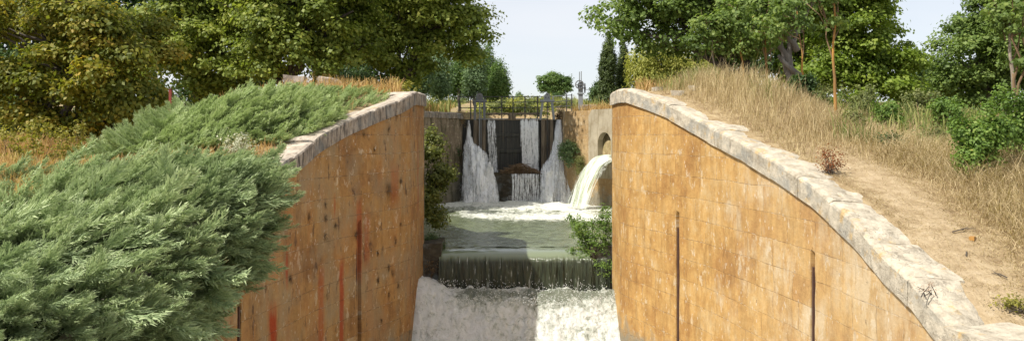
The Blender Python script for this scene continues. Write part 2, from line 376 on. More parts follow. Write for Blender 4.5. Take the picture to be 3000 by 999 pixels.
def stream_mat(name, tint=(1, 1, 1), lo=.34, hi=.5, streaks=False):
    """aerated water with real gaps between its strands"""
    t = NT(name)
    n = t.noise(t.coord('UV', (16, 1.1, 1)), 1.0, 6, .7, .3); n2 = t.noise(t.coord('UV', (22, 7, 1)), 1.0, 5, .7)
    s = t.math('ADD', t.math('ADD', t.math('MULTIPLY', n, .65), t.math('MULTIPLY', n2, .35)), t.math('SUBTRACT', t.attr('foam'), 1.0))
    if streaks:
        w_ = t.ramp(t.noise(t.coord('UV', (7, 1.0, 1)), 1.0, 6, .7, .4), [(.42, 0), (.55, 1)])
        tc_ = t.mix(t.math('MULTIPLY', w_, .8), (*[q * .8 for q in tint],), (.8, .82, .76))
    p = t.pbsdf(tc_ if streaks else t.mix(n2, (tint[0] * .82, tint[1] * .84, tint[2] * .84), tint), .5, t.bump(t.math('ADD', n, n2), .8, .06))
    tr = t.node('BsdfTransparent'); mx = t.node('MixShader')
    t.link(t.ramp(s, [(lo, 0), (hi, 1)]), mx.inputs[0]); t.link(tr.outputs[0], mx.inputs[1]); t.link(p, mx.inputs[2])
    return t.surf(mx.outputs[0])
M['stream'] = stream_mat('white_stream')
M['jet'] = stream_mat('green_jet', (.42, .48, .31), .22, .38, True)
t = NT('drops')
M['drops'] = t.surf(t.pbsdf((.9, .91, .9), .3))

# ------------------------------------------------------------------ the lock in plan
WRy = [-12, -6, 7, 8.5, 9.5, 11, 12.1, 14.6, 15.8, 17.0, 17.7, 18.2, 19.5, 19.9, 21, 24, 27, 29.5, 31.5, 34.5, 36.6, 42, 60, 70]
WRx = [2.5, 4.0, 4.25, 4.16, 4.12, 4.06, 3.93, 3.49, 3.16, 2.78, 2.50, 2.42, 2.38, 2.5, 3.4, 4.7, 5.0, 4.75, 3.85, 2.2, 2.2, 3.0, 5.0, 5.0]
WLy = [-12, -6, 7, 8.5, 9.5, 11, 12.1, 14.6, 15.8, 16.8, 17.3, 18.0, 20.0, 20.4, 21.4, 24, 27, 29, 31.5, 35.2, 36.6, 42, 60, 70]
WLx = [2.5, 4.0, 4.25, 4.16, 4.12, 4.06, 3.93, 3.49, 3.12, 2.68, 2.45, 2.25, 2.14, 2.3, 3.2, 4.5, 4.9, 4.5, 3.6, 2.15, 2.15, 3.0, 5.0, 5.0]
def WR(y): return np.interp(y, WRy, WRx)
def WL(y): return np.interp(y, WLy, WLx)
TRy = [-12, 5, 6.8, 7.8, 8.2, 8.48, 9.0, 9.8, 10.8, 11.6, 13.2, 14.4, 15.4, 16.1, 17.0, 17.7, 18.2, 30]
TRz = [-2.2, -2.2, -2.05, -1.80, -1.63, -1.48, -1.33, -1.0, -.71, -.51, -.10, .15, .44, .64, .84, 1.0, 1.01, 1.0]
TLy = [-12, 5, 6, 8, 10, 11.5, 13.1, 13.8, 14.7, 15.3, 16, 16.7, 17.45, 18.2, 18.7, 30]
TLz = [-2.4, -2.4, -2.3, -1.8, -1.25, -.85, -.46, -.29, 0, .185, .367, .57, .76, .96, 1.0, 1.0]
def TR(y): return np.interp(y, TRy, TRz)
def TL(y): return np.interp(y, TLy, TLz)
def base_h(x, y):
    x, y = np.asarray(x, float), np.asarray(y, float)
    k = sstep(-1, 1, x); h = TL(y) * (1 - k) + TR(y) * k
    far = 1.0 + np.clip(y - 48, 0, 90) * .057 + np.clip(y - 138, 0, 400) * .004
    h = np.where(y > 30, far, h)
    off = np.where(x > 0, x - WR(y), -x - WL(y))
    h = h - .07 + .16 * (fbm(x * .35, y * .35, 0, 3, 5) - .5) * sstep(.6, 3, off) * 2
    # bank with the tall grass beside the right ramp; slight hollow of the meadow beyond
    h = h + .12 * np.exp(-((x - 6.2) / 2.0) ** 2 - ((y - 19) / 3.4) ** 2)
    h = h + .0 * x
    h = h - (.62 * sstep(4.6, 7.4, x) + .40 * sstep(7.5, 14, x)) * sstep(11.5, 15.5, y) * (1 - .5 * sstep(40, 60, y))
    h = h - (.35 * sstep(-4.6, -6.8, x) + 1.1 * sstep(-6.4, -9.0, x)) * sstep(12.5, 15.0, y) * (1 - .5 * sstep(40, 60, y))
    return h
def gh(x, y): return base_h(x, y)
def pathmask(x, y):
    c = 4.98 + .45 * sstep(11.5, 15, y) + .9 * sstep(14.5, 21, y) + .12 * np.sin(y * 1.3)
    w = .40 + .12 * (fbm(y * .8, x * .8, 0, 3, 3) - .5) * 2 + .08 * sstep(9.5, 7, y)
    return np.clip(1.5 - np.abs(x - c) / w * 1.2, 0, 1) * sstep(13.4, 12.0, y)
def px(p, Y): return (p - 1500) / F * Y
def pz(q, Y): return -(q - HZ) / F * Y

# terrain: one sheet, rows follow the canal edge
ys = np.concatenate([np.arange(-12, 40, .3), np.arange(40, 72, 1.2), np.arange(72, 160, 5), [175, 200, 240, 300, 400, 600, 900]])
offs = np.concatenate([np.arange(.25, 8, .3), np.arange(8, 20, .8), np.arange(20, 60, 3), [70, 90, 130, 200, 400, 900]])
rows = []; pm = []
for y in ys:
    wl, wr = WL(y), WR(y)
    if y > 70: wl = wr = max(.5, 5 - (y - 70) * .5)
    xl = -(wl + offs[::-1]); xr = wr + offs
    chan = y < 61
    bz = -6.0 if y < 36.3 else -1.0
    xb = np.array([-(wl + .24), wr + .24])
    zb = np.full(2, bz) if chan else gh(xb, np.full(2, y))
    x = np.concatenate([xl, xb, xr]); yy = np.full(len(x), y)
    z = np.concatenate([gh(xl, np.full(len(xl), y)), zb, gh(xr, np.full(len(xr), y))])
    rows.append(np.stack([x, yy, z], 1)); pm.append(pathmask(x, yy))
V = np.concatenate(rows); nc = len(rows[0]); nr = len(rows)
I = np.arange(nr - 1)[:, None] * nc + np.arange(nc - 1)[None]
Fq = np.stack([I, I + 1, I + nc + 1, I + nc], -1).reshape(-1, 4)
tag(mesh('ground', V, Fq, M['ground'], attrs={'path': np.concatenate(pm)}, smooth=True), kind='structure')

# ------------------------------------------------------------------ masonry
def wall_path(side, y0, y1, step=.12):
    y = np.arange(y0, y1 + 1e-6, step); w = (WR if side > 0 else WL)(y)
    return np.stack([side * w, y], 1)
def masonry(name, P, ztop, zbot, mat, parent, u0=0, slots=(), thick=.22, zs=.09, rough=.012, hole=None):
    """wall sheet standing on plan line P, face towards the canal; slots = (arc length, top z) of vertical recesses"""
    d = np.concatenate([[0], np.cumsum(np.linalg.norm(np.diff(P, axis=0), axis=1))])
    S = list(np.arange(0, d[-1], .12)) + [d[-1]]
    for s, _ in slots: S = [q for q in S if abs(q - s) > .075] + [s - .066, s - .06, s + .06, s + .066]
    S = np.array(sorted(S))
    X, Y = np.interp(S, d, P[:, 0]), np.interp(S, d, P[:, 1])
    T = unit(np.stack([np.gradient(X), np.gradient(Y)], 1))
    c0 = np.array([0.0, np.mean(Y)])
    N = np.stack([T[:, 1], -T[:, 0]], 1)
    sg = np.sign((N * (c0 - np.stack([X, Y], 1))).sum(1).mean()); N *= sg      # towards the canal axis
    zt = np.interp(Y, *ztop) if isinstance(ztop, tuple) else np.full(len(S), ztop)
    nz = 60; vv = np.linspace(0, 1, nz)
    Z = zbot + (zt[:, None] - zbot) * vv[None]
    disp = rough * (fbm(S[:, None] * 3, Z * 3, 0, 3, 9) - .5) * 2 * np.ones_like(Z)
    for s, st in slots:
        disp = np.where((np.abs(S - s)[:, None] < .0605) & (Z < st), -.08, disp)
    PX = X[:, None] + N[:, 0, None] * disp; PY = Y[:, None] + N[:, 1, None] * disp
    n = len(S)
    front = np.stack([PX, PY, Z], -1).reshape(-1, 3)
    back = front.copy().reshape(n, nz, 3)[:, [0, -1]]; back[..., 0] = (X - N[:, 0] * thick)[:, None]; back[..., 1] = (Y - N[:, 1] * thick)[:, None]
    UV = np.stack([np.broadcast_to(S[:, None] + u0, Z.shape), Z], -1).reshape(-1, 2)
    UVb = np.stack([np.broadcast_to(S[:, None] + u0, (n, 2)), Z[:, [0, -1]]], -1).reshape(-1, 2)
    Fc = []
    for i in range(n - 1):
        for j in range(nz - 1):
            if hole is not None and hole(.5 * (S[i] + S[i + 1]), .5 * (Z[i, j] + Z[i, j + 1])): continue
            Fc.append([i * nz + j, (i + 1) * nz + j, (i + 1) * nz + j + 1, i * nz + j + 1])
    b = n * nz
    for i in range(n - 1):
        Fc.append([i * nz + nz - 1, (i + 1) * nz + nz - 1, b + (i + 1) * 2 + 1, b + i * 2 + 1])
        if hole is None: Fc.append([b + i * 2, b + i * 2 + 1, b + (i + 1) * 2 + 1, b + (i + 1) * 2])
    for i in (0, n - 1):
        Fc.append([b + i * 2, b + i * 2 + 1] + [i * nz + j for j in range(nz - 1, -1, -1)])
    return mesh(name, np.concatenate([front, back.reshape(-1, 3)]), Fc, mat, parent, uv=np.concatenate([UV, UVb])), (S, X, Y, N)

def coping(side, ya, yb, topf, parent, mat, lens=(.75, 1.25), width=.46, th=.31, over=.05, seed=0, ragged=.12, drop=0, labels=None):
    """weathered coping stones, each its own mesh, laid along the wall top from ya to yb"""
    rs = np.random.default_rng(seed)
    yy = np.arange(ya, yb + .001, .02); w = (WR if side > 0 else WL)(yy)
    Px, Py = side * w, yy
    d = np.concatenate([[0], np.cumsum(np.hypot(np.diff(Px), np.diff(Py)))])
    s = 0; k = 0
    while s < d[-1] - .25:
        L = rs.uniform(*lens); e = min(s + L, d[-1])
        if d[-1] - e < .35: e = d[-1]
        ns, nw, nh = max(6, int((e - s) / .06)), 8, 6
        ss = np.linspace(s + .004, e - .004, ns + 1)
        X, Y = np.interp(ss, d, Px), np.interp(ss, d, Py)
        tx, ty = np.gradient(X), np.gradient(Y); l = np.hypot(tx, ty); tx /= l; ty /= l
        nx_, ny_ = ty, -tx
        if side > 0: nx_, ny_ = -nx_, -ny_            # towards canal
        if (nx_ * side).mean() > 0: nx_, ny_ = -nx_, -ny_
        wd = width + rs.uniform(-.05, .14); zj = rs.uniform(-.012, .012); tilt = rs.uniform(-.015, .03)
        # surface of a subdivided box via parameter cube
        verts = {}; Vv = []; Fc = []
        def P(i, j, h):
            key = (i, j, h)
            if key in verts: return verts[key]
            a = j / nw; c = h / nh
            t_in = over - a * (wd + over)
            bx, by = X[i] + nx_[i] * t_in, Y[i] + ny_[i] * t_in
            zt = float(topf(Y[i])) + zj - tilt * a - drop
            z = zt - th * (1 - c)
            # weathering
            q = float(fbm(bx * 5, by * 5, z * 5, 3, 20 + k)) - .5
            q2 = float(fbm(bx * 1.9, by * 1.9, 7, 3, 40)) - .5
            back = a ** 2 * ragged * 3.2 * (float(vnoise(ss[i] * 2.1, 3.3, 0, 60 + k)) - .5)
            fx = nx_[i] * (q * .022 * (1 - a) - back); fy = ny_[i] * (q * .022 * (1 - a) - back)
            dz = q * (.03 + .05 * a) * c + q2 * .05 * a * c - .05 * a * a * c
            endk = min(i, ns - i) / 1.5
            if c == 1: 
                if endk < 1: dz -= .016 * (1 - endk)
                if a == 0: dz -= .022; fx -= nx_[i] * .016; fy -= ny_[i] * .016
            verts[key] = len(Vv); Vv.append((bx + fx, by + fy, z + dz)); return verts[key]
        for i in range(ns):
            for j in range(nw):
                Fc.append([P(i, j, nh), P(i + 1, j, nh), P(i + 1, j + 1, nh), P(i, j + 1, nh)])
                Fc.append([P(i, j, 0), P(i, j + 1, 0), P(i + 1, j + 1, 0), P(i + 1, j, 0)])
            for h in range(nh):
                Fc.append([P(i, 0, h), P(i + 1, 0, h), P(i + 1, 0, h + 1), P(i, 0, h + 1)])
                Fc.append([P(i, nw, h), P(i, nw, h + 1), P(i + 1, nw, h + 1), P(i + 1, nw, h)])
        for j in range(nw):
            for h in range(nh):
                Fc.append([P(0, j, h), P(0, j, h + 1), P(0, j + 1, h + 1), P(0, j + 1, h)])
                Fc.append([P(ns, j, h), P(ns, j + 1, h), P(ns, j + 1, h + 1), P(ns, j, h + 1)])
        mesh('coping_stone', Vv, Fc, mat, parent, smooth=False)
        s = e; k += 1

def slot_s(P, want):      # arc length at which plan line P is seen at photo column `want`
    d = np.concatenate([[0], np.cumsum(np.linalg.norm(np.diff(P, axis=0), axis=1))])
    col = 1500 + F * P[:, 0] / P[:, 1]; ok = P[:, 1] > 6
    i = np.argmin(np.where(ok, np.abs(col - want), 1e9)); return d[i], P[i]

# near right wall (runs from the far corner towards the camera so that u grows towards it)
PR = wall_path(1, -6, 19.5)[::-1]; TRb = (TRy, np.array(TRz) - .31)
rw = thing('lock_wall', 'sunlit orange ashlar wall with pale ramped coping, right of the white water, path behind it', 'lock wall', (4.1, 9, -2))
def reparent(o, root):
    o.parent = root; o.matrix_parent_inverse = root.matrix_world.inverted()
def childs_fix(root):
    bpy.context.view_layer.update()
    for o in bpy.data.objects:
        if o.parent == root: o.matrix_parent_inverse = root.matrix_world.inverted()
s1, p1 = slot_s(PR, 1983); s2, p2 = slot_s(PR, 2385)
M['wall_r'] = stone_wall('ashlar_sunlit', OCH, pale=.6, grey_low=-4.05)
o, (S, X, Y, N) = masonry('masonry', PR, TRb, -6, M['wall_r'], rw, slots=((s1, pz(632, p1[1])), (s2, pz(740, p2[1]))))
for (sc, pc, q) in ((s1, p1, 668), (s2, p2, 783)):
    i = np.argmin(np.abs(S - sc)); n_ = N[i]
    b = MB(); a = (X[i] - n_[0] * .03 + .0, Y[i] - n_[1] * .03 - .03)
    b.box((a[0], a[1], (pz(q, pc[1]) - 6) / 2), (.035, .035, pz(q, pc[1]) + 6)); b.build('guide_rail', M['rust'], rw)
coping(1, 7.72, 19.5, TR, rw, M['coping_r'], seed=3, ragged=.06)
childs_fix(rw)
# near left wall
PL = wall_path(-1, -6, 20.0)[::-1]; TLb = (TLy, np.array(TLz) - .31)
lw = thing('lock_wall', 'shaded ochre ashlar wall with red rust streaks and lichened coping, left of the water', 'lock wall', (-4.1, 9, -2))
s3, p3 = slot_s(PL, 1048); s4, p4 = slot_s(PL, 703)
dL = lambda c: slot_s(PL, c)[0]; zL = lambda c, q: pz(q, slot_s(PL, c)[1][1])
reds = [(dL(800), .17, -6, zL(800, 870), .95), (dL(998), .11, -6, zL(998, 740), .8), (dL(945), .14, -5, zL(945, 770), .5), (dL(1048), .13, -3, zL(1048, 570), .6),
        (dL(1080), .12, zL(1080, 800), zL(1080, 600), .4), (dL(985), .035, zL(985, 650), zL(985, 560), .8), (dL(1224), .1, zL(1224, 640), zL(1224, 400), .45), (dL(840), .06, zL(840, 860), zL(840, 700), .7), (dL(1160), .22, zL(1160, 620), zL(1160, 460), .35)]
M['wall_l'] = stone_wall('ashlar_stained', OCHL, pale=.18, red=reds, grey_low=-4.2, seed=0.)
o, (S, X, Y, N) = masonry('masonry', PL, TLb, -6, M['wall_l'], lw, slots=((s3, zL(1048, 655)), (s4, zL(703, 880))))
for (sc, pc, q) in ((s3, p3, 690), (s4, p4, 900)):
    i = np.argmin(np.abs(S - sc)); n_ = N[i]; b = MB()
    b.box((X[i] - n_[0] * .03, Y[i] - n_[1] * .03 - .03, (pz(q, pc[1]) - 6) / 2), (.035, .035, pz(q, pc[1]) + 6)); b.build('guide_rail', M['rust'], lw)
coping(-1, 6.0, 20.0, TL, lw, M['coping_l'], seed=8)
childs_fix(lw)
# return faces behind the near walls' far corners, then the walls of the upper chamber
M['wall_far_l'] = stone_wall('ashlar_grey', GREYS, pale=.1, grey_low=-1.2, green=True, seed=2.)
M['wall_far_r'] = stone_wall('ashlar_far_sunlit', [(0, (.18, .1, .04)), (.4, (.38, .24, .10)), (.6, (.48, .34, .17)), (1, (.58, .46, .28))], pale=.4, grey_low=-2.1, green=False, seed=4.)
fl = thing('chamber_wall', 'dark grey mossy stone wall of the upper chamber, left of the sluice gate', 'lock wall', (-4, 28, 0))
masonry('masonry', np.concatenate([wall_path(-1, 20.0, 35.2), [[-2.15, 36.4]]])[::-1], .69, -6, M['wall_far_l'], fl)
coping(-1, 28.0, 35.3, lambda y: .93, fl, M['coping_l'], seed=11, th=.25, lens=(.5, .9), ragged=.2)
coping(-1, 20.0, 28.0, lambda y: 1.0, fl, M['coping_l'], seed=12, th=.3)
childs_fix(fl)
fr = thing('chamber_wall', 'sunlit stone wall pierced by an arched culvert, right of the sluice gate', 'lock wall', (4, 28, 0))
PF = np.concatenate([wall_path(1, 19.5, 31.5), [[2.2, 34.5], [2.2, 36.4]]])
dF = np.concatenate([[0], np.cumsum(np.linalg.norm(np.diff(PF, axis=0), axis=1))])
A0, A1 = np.array([3.85, 31.5]), np.array([2.2, 34.5]); LA = np.linalg.norm(A1 - A0); TA = (A1 - A0) / LA; NA = np.array([-TA[1], TA[0]])
if NA[1] > 0: NA = -NA
ac = .141 * LA                         # centre of the arch, metres from A0
acS = dF[len(PF) - 3] + ac; hw, ztop_a, zbot_a = .45, .10, -1.12
def inarch(s, z, g=0.0):
    zz = ztop_a - hw
    return abs(s - acS) < hw + g and z > zbot_a - g and (z < zz or (s - acS) ** 2 + (z - zz) ** 2 < (hw + g) ** 2)
def plaster_mat():
    t = NT('rendered_stone'); uv = t.coord('UV'); n = t.noise(uv, 1.5, 5, .6); f = t.noise(uv, 14, 5, .65)
    c = t.ramp(n, [(.3, (.28, .22, .13)), (.5, (.42, .36, .26)), (.7, (.5, .43, .31))])
    s_ = t.ramp(t.noise(t.coord('UV', (6, .8, 1)), 1, 4), [(.52, 0), (.66, .6)]); c = t.mix(s_, c, (.2, .16, .08))
    return t.surf(t.pbsdf(t.mix(.4, c, t.mix(f, (.4, .4, .4), (1, 1, 1)), 'MULTIPLY'), .95, t.bump(f, .5, .02), spec=.2))
M['plaster'] = plaster_mat()
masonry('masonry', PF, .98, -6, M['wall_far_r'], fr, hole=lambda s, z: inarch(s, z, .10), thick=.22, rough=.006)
# rendered surround with the arch, proud of the masonry
def arch_panel():
    s0, s1 = -.28, LA * .46; z0, z1 = -1.7, 1.0; V = []; Fc = []
    def pt(s, z, d): p = A0 + TA * s + NA * d; return (p[0], p[1], z)
    ang = np.linspace(0, math.pi, 17); zz = ztop_a - hw
    inner = [(ac - hw, zbot_a)] + [(ac - hw * math.cos(a), zz + hw * math.sin(a)) for a in ang] + [(ac + hw, zbot_a)]
    outer = [(s0, zbot_a)] + [(s0, zz)] + [(np.interp(k, [1, 5], [s0, s0]), np.interp(k, [1, 5], [zz, z1])) for k in range(1, 5)] + [(np.interp(k, [4, 12], [s0, s1]), z1) for k in range(5, 12)] + [(s1, np.interp(k, [11, 16], [z1, zz])) for k in range(12, 17)] + [(s1, zbot_a)]
    inner = inner[:len(outer)]; n = len(outer)
    inner[-1] = (ac + hw, zbot_a); 
    for d in (.03, -.05):
        for s, z in outer: V.append(pt(s, z, d))
        for s, z in inner: V.append(pt(s, z, d))
    for k in range(n - 1): Fc.append([k, k + 1, n + k + 1, n + k])
    for k in range(n - 1):                       # outer rim
        Fc.append([k, 2 * n + k, 2 * n + k + 1, k + 1])
    # barrel
    b0 = len(V)
    for s, z in inner: V.append(pt(s, z, -1.8))
    for k in range(n - 1): Fc.append([n + k, n + k + 1, b0 + k + 1, b0 + k])
    Fc.append([b0 + k for k in range(n)])
    Fc.append([n, b0, b0 + n - 1, 2 * n - 1])    # floor
    # lower part under the arch
    q = len(V)
    for d in (.03, -.05):
        V.extend([pt(s0, z0, d), pt(s1, z0, d), pt(s1, zbot_a, d), pt(s0, zbot_a, d)])
    Fc.append([q, q + 1, q + 2, q + 3]); Fc.append([q, q + 4, q + 7, q + 3]); Fc.append([q + 1, q + 5, q + 6, q + 2]); Fc.append([q, q + 1, q + 5, q + 4])
    uv = [((v[0] - A0[0]) * TA[0] + (v[1] - A0[1]) * TA[1], v[2]) for v in V]
    return mesh('arch_surround', V, Fc, M['plaster'], fr, uv=np.array(uv))
arch_panel()
MB().box((3.3, 35.0, .9), (.01, .01, .01))
b = MB(); b.box((2.42, 34.75, .86), (.42, .5, .26), j=.012); b.build('corner_stone', M['coping_r'], fr)
childs_fix(fr)

# weir sill and the stone ledge under the sluice
sill = MB(); sill.box((.3, 20.3, -4.75), (4.3, .75, 3.5)); sill.box((-1.98, 20.3, -4.3), (.5, 1.0, 3.35), j=.03); sill.box((2.15, 20.25, -4.3), (.55, .9, 3.2), j=.03)
tag(sill.build('weir_sill', M['wet_stone']), 'wet dark stone sill under the smooth green weir', 'weir')
led = MB(); led.box((.27, 35.4, -3.85), (3.74, 1.3, 4.4), j=.02); led.box((-1.0, 35.0, -1.72), (.9, .5, .2), j=.03)
tag(led.build('stone_ledge', M['wet_stone'], bevel=.03), 'dark wet stone ledge below the sluice gate', 'ledge')

# ------------------------------------------------------------------ water
def water_rows(name, rows, nx, mat, attrs_fn, kind='structure'):
    """rows: list of (y, z, xl, xr); builds a grid"""
    V = []; At = []
    for (y, z, xl, xr) in rows:
        x = np.linspace(xl, xr, nx); V.append(np.stack([x, np.full(nx, y), np.full(nx, z)], 1))
    V = np.concatenate(V); n = len(rows)
    I = np.arange(n - 1)[:, None] * nx + np.arange(nx - 1)[None]
    Fq = np.stack([I, I + 1, I + nx + 1, I + nx], -1).reshape(-1, 4)
    V, at, uv = attrs_fn(V)
    return tag(mesh(name, V, Fq, mat, attrs=at, uv=uv, smooth=True), kind=kind)
# upper pool
def pool(V):
    x, y = V[:, 0].copy(), V[:, 1].copy()
    amp = .02 + .07 * sstep(27, 33, y)
    V[:, 2] += amp * (fbm(x * 1.6, y * 1.1, 0, 4, 2) - .5) * 2 + .02 * (fbm(x * 6, y * 3.5, 0, 3, 4) - .5) * 2
    V[:, 2] -= .02 * sstep(21.0, 20.5, y)
    f = .22 + .42 * sstep(28.5, 32.5, y) + .5 * np.exp(-((y - 28.2 + .25 * x) / 1.5) ** 2) * sstep(-3.2, -1, x) + .3 * sstep(-.5, 2.8, x) * sstep(27, 31, y)
    f -= .16 * sstep(23.5, 21.3, y)
    f += .5 * (fbm(x * .9, y * .35, 0, 3, 12) - .5)
    return V, {'foam': f}, None
ry = np.concatenate([np.arange(20.6, 24, .07), np.arange(24, 36.2, .1)])
water_rows('pool_water', [(y, -2.8, -WL(y) - .03, WR(y) + .03) for y in ry], 110, M['water'], pool)
# upper canal
water_rows('canal_water', [(y, .68, -WL(y) - .03, WR(y) + .03) for y in np.arange(36.2, 61, 1.0)], 12, M['water'], lambda V: (V, {'foam': np.zeros(len(V))}, None))
# weir curtain: rolls over the sill and drops
prof = [(20.6, -2.82), (20.45, -2.822), (20.3, -2.828), (20.15, -2.838), (20.02, -2.855), (19.92, -2.885), (19.84, -2.93), (19.78, -2.99), (19.74, -3.07), (19.71, -3.17), (19.69, -3.3), (19.675, -3.45), (19.665, -3.6), (19.66, -3.8)]
pr = np.array(prof); tt = np.linspace(0, len(pr) - 1, 60); prd = np.stack([np.interp(tt, range(len(pr)), pr[:, k]) for k in (0, 1)], 1)
def curt(V):
    x, y, z = V[:, 0].copy(), V[:, 1].copy(), V[:, 2].copy(); k = sstep(-2.87, -3.05, z)
    V[:, 1] -= k * (.07 * (fbm(x * 9, z * .8, 0, 4, 31) - .5) * 2 + .02 * (fbm(x * 30, z * 3, 0, 2, 35) - .5)) 
    V[:, 2] += .012 * (fbm(x * 3, y * 3, 0, 2, 33) - .5)
    return V, {'fall': sstep(-2.9, -3.08, z)}, np.stack([x, z], 1)
water_rows('weir_curtain', [(a, b_, -1.76, 2.36) for a, b_ in prd], 260, M['curtain'], curt)
# boiling water and chute between the near walls
cp = np.array([(19.75, -3.74), (19.4, -3.68), (19.15, -3.68), (18.95, -3.8), (18.75, -4.02), (18.55, -4.25), (18.35, -4.5), (18.0, -4.8), (16, -5.0), (14, -5.05), (10, -5.1), (0, -5.1)])
q = np.concatenate([np.arange(19.75, 16, -.035), np.arange(16, 0, -.25)])
def boil(V):
    x, y, z = V[:, 0].copy(), V[:, 1].copy(), V[:, 2].copy()
    a = .10 * sstep(8, 15, y)
    n1 = fbm(x * 2.4, y * 2.4, 0, 5, 50) - .5; n2 = np.abs(fbm(x * 6, y * 5, 0, 4, 52) - .5)
    V[:, 2] += 2.2 * a * n1 + 1.9 * a * (n2 - .1) + .05 * (fbm(x * 16, y * 16, 0, 3, 57) - .5)
    V[:, 2] += .30 * sstep(-1.35, -2.2, x) * sstep(18.0, 19.2, y) 
    V[:, 1] -= .10 * (fbm(x * 3, z * 3 + y, 4, 4, 54) - .5)
    f = .93 - .28 * np.exp(-((y - 19.15) / .35) ** 2) * sstep(-1.5, -.9, x) + .25 * (fbm(x * 1.2, y * 1.2, 0, 3, 56) - .5)
    return V, {'foam': f}, None
water_rows('white_water', [(y, float(np.interp(y, cp[::-1, 0], cp[::-1, 1])), -WL(y) - .02, WR(y) + .02) for y in q], 150, M['foam'], boil)

def stream(name, rows, nx, ny, mat, cov, seed, bulge=.12, rough=.06, uvs=(1, 1)):
    """falling stream: rows = (z, xl, xr, y) from the top down"""
    rw_ = np.array(rows, float); tt = np.linspace(0, len(rw_) - 1, ny)
    rr = np.stack([np.interp(tt, range(len(rw_)), rw_[:, k]) for k in range(4)], 1)
    a = np.linspace(0, 1, nx)
    x = rr[:, 1, None] + (rr[:, 2] - rr[:, 1])[:, None] * a; z = np.repeat(rr[:, 0, None], nx, 1); y = np.repeat(rr[:, 3, None], nx, 1)
    y = y - bulge * np.sin(a * math.pi)[None] - rough * (fbm(x * 7, z * 1.6, 0, 4, seed) - .5) * 2
    x = x + rough * .5 * (fbm(x * 5, z * 3, 9, 3, seed + 3) - .5)
    edge = np.minimum(a, 1 - a)[None] * np.ones_like(z)
    f = cov + .0 - .35 * (1 - sstep(0, .16, edge))
    prog = np.linspace(0, 1, ny)[:, None]; f = f - .12 * (1 - sstep(0, .12, prog))
    if rough > .1: f = f + .42 * (fbm(x * 3.2, z * 1.1, 0, 4, seed + 9) - .5) - .22 * (1 - sstep(0, .42, edge)); y = y - .3 * (fbm(x * 2.2, z * 2.0, 3, 4, seed + 5) - .5)
    I = np.arange(ny - 1)[:, None] * nx + np.arange(nx - 1)[None]
    Fq = np.stack([I, I + 1, I + nx + 1, I + nx], -1).reshape(-1, 4)
    V = np.stack([x, y, z], -1).reshape(-1, 3)
    return tag(mesh(name, V, Fq, mat, attrs={'foam': f.ravel()}, uv=np.stack([x.ravel() * uvs[0] + seed, z.ravel() * uvs[1]], 1), smooth=True), kind='structure')
def _srow_doc(): pass
def srow(Y, pts): return [(pz(q, Y), px(a, Y), px(b, Y), Y + dy) for (q, a, b, dy) in pts]
stream('waterfall', srow(35.75, [(349, 1424, 1453, .05), (375, 1424, 1456, -.05), (500, 1432, 1462, -.12), (510, 1432, 1464, -.13)]), 30, 60, M['stream'], .93, 3, .02, .03)
stream('waterfall', srow(35.78, [(349, 1462, 1515, .05), (510, 1464, 1515, 0)]), 30, 60, M['stream'], .74, 13, .02, .03)
stream('waterfall', srow(35.7, [(349, 1517, 1584, .05), (375, 1518, 1584, -.08), (500, 1524, 1584, -.2), (512, 1524, 1585, -.2)]), 50, 60, M['stream'], 1.0, 23, .03, .04)
stream('waterfall', srow(35.0, [(352, 1366, 1376, .9), (412, 1358, 1388, .7), (432, 1350, 1412, .4), (450, 1346, 1440, .1), (485, 1344, 1458, -.1), (540, 1340, 1468, -.3), (600, 1334, 1480, -.5)]), 50, 70, M['stream'], 1.12, 33, .3, .14)
stream('waterfall', srow(35.0, [(350, 1630, 1655, .9), (420, 1618, 1657, .5), (455, 1604, 1662, .3), (480, 1584, 1678, .1), (505, 1570, 1694, -.1), (545, 1562, 1706, -.3), (600, 1556, 1716, -.5)]), 60, 70, M['stream'], 1.16, 43, .3, .14)
stream('waterfall', srow(34.62, [(508, 1488, 1592, .05), (520, 1488, 1592, -.05), (594, 1486, 1594, -.12)]), 60, 50, M['stream'], .93, 53, .03, .05)
stream('waterfall', srow(34.8, [(420, 1352, 1405, .6), (445, 1347, 1430, .3), (480, 1344, 1450, .0), (540, 1340, 1464, -.4), (602, 1334, 1478, -.7)]), 50, 70, M['stream'], .98, 63, .35, .16)
stream('waterfall', srow(34.8, [(440, 1612, 1660, .5), (470, 1594, 1672, .2), (500, 1574, 1690, -.1), (545, 1564, 1702, -.4), (602, 1556, 1714, -.7)]), 60, 70, M['stream'], .98, 73, .35, .16)
# jet from the culvert
def jet():
    n = 50; t_ = np.linspace(0, 1, n); D = NA; c0 = A0 + TA * ac
    nx = 26; V = []; f = []; UV = []
    for k, tk in enumerate(t_):
        run = -.5 + 2.0 * tk; drop = 0 if run < 0 else .88 * run ** 2
        w = .38 + .62 * tk; cx = c0 + D * run - TA * (.0 + .22 * tk)
        for j in range(nx):
            a = (j / (nx - 1) - .5) * 2
            p = cx + TA * a * w
            bul = .22 * (1 - a * a) * (1 + .3 * tk)
            V.append((p[0] - .0 + .1 * tk * (float(vnoise(a * 4, tk * 5, 0, 8)) - .5), p[1], -1.0 + bul - drop + (.03 + .16 * tk) * (float(fbm(a * 4, tk * 3, 0, 3, 3)) - .5))); f.append(1.0 - .42 * abs(a) ** 2.5 * tk - .12 * tk)
            UV.append((a * w * .8, run * 1.1))
    I = np.arange(n - 1)[:, None] * nx + np.arange(nx - 1)[None]
    Fq = np.stack([I, I + 1, I + nx + 1, I + nx], -1).reshape(-1, 4)
    tag(mesh('water_jet', V, Fq, M['jet'], attrs={'foam': f}, uv=np.array(UV), smooth=True), kind='structure')
jet()
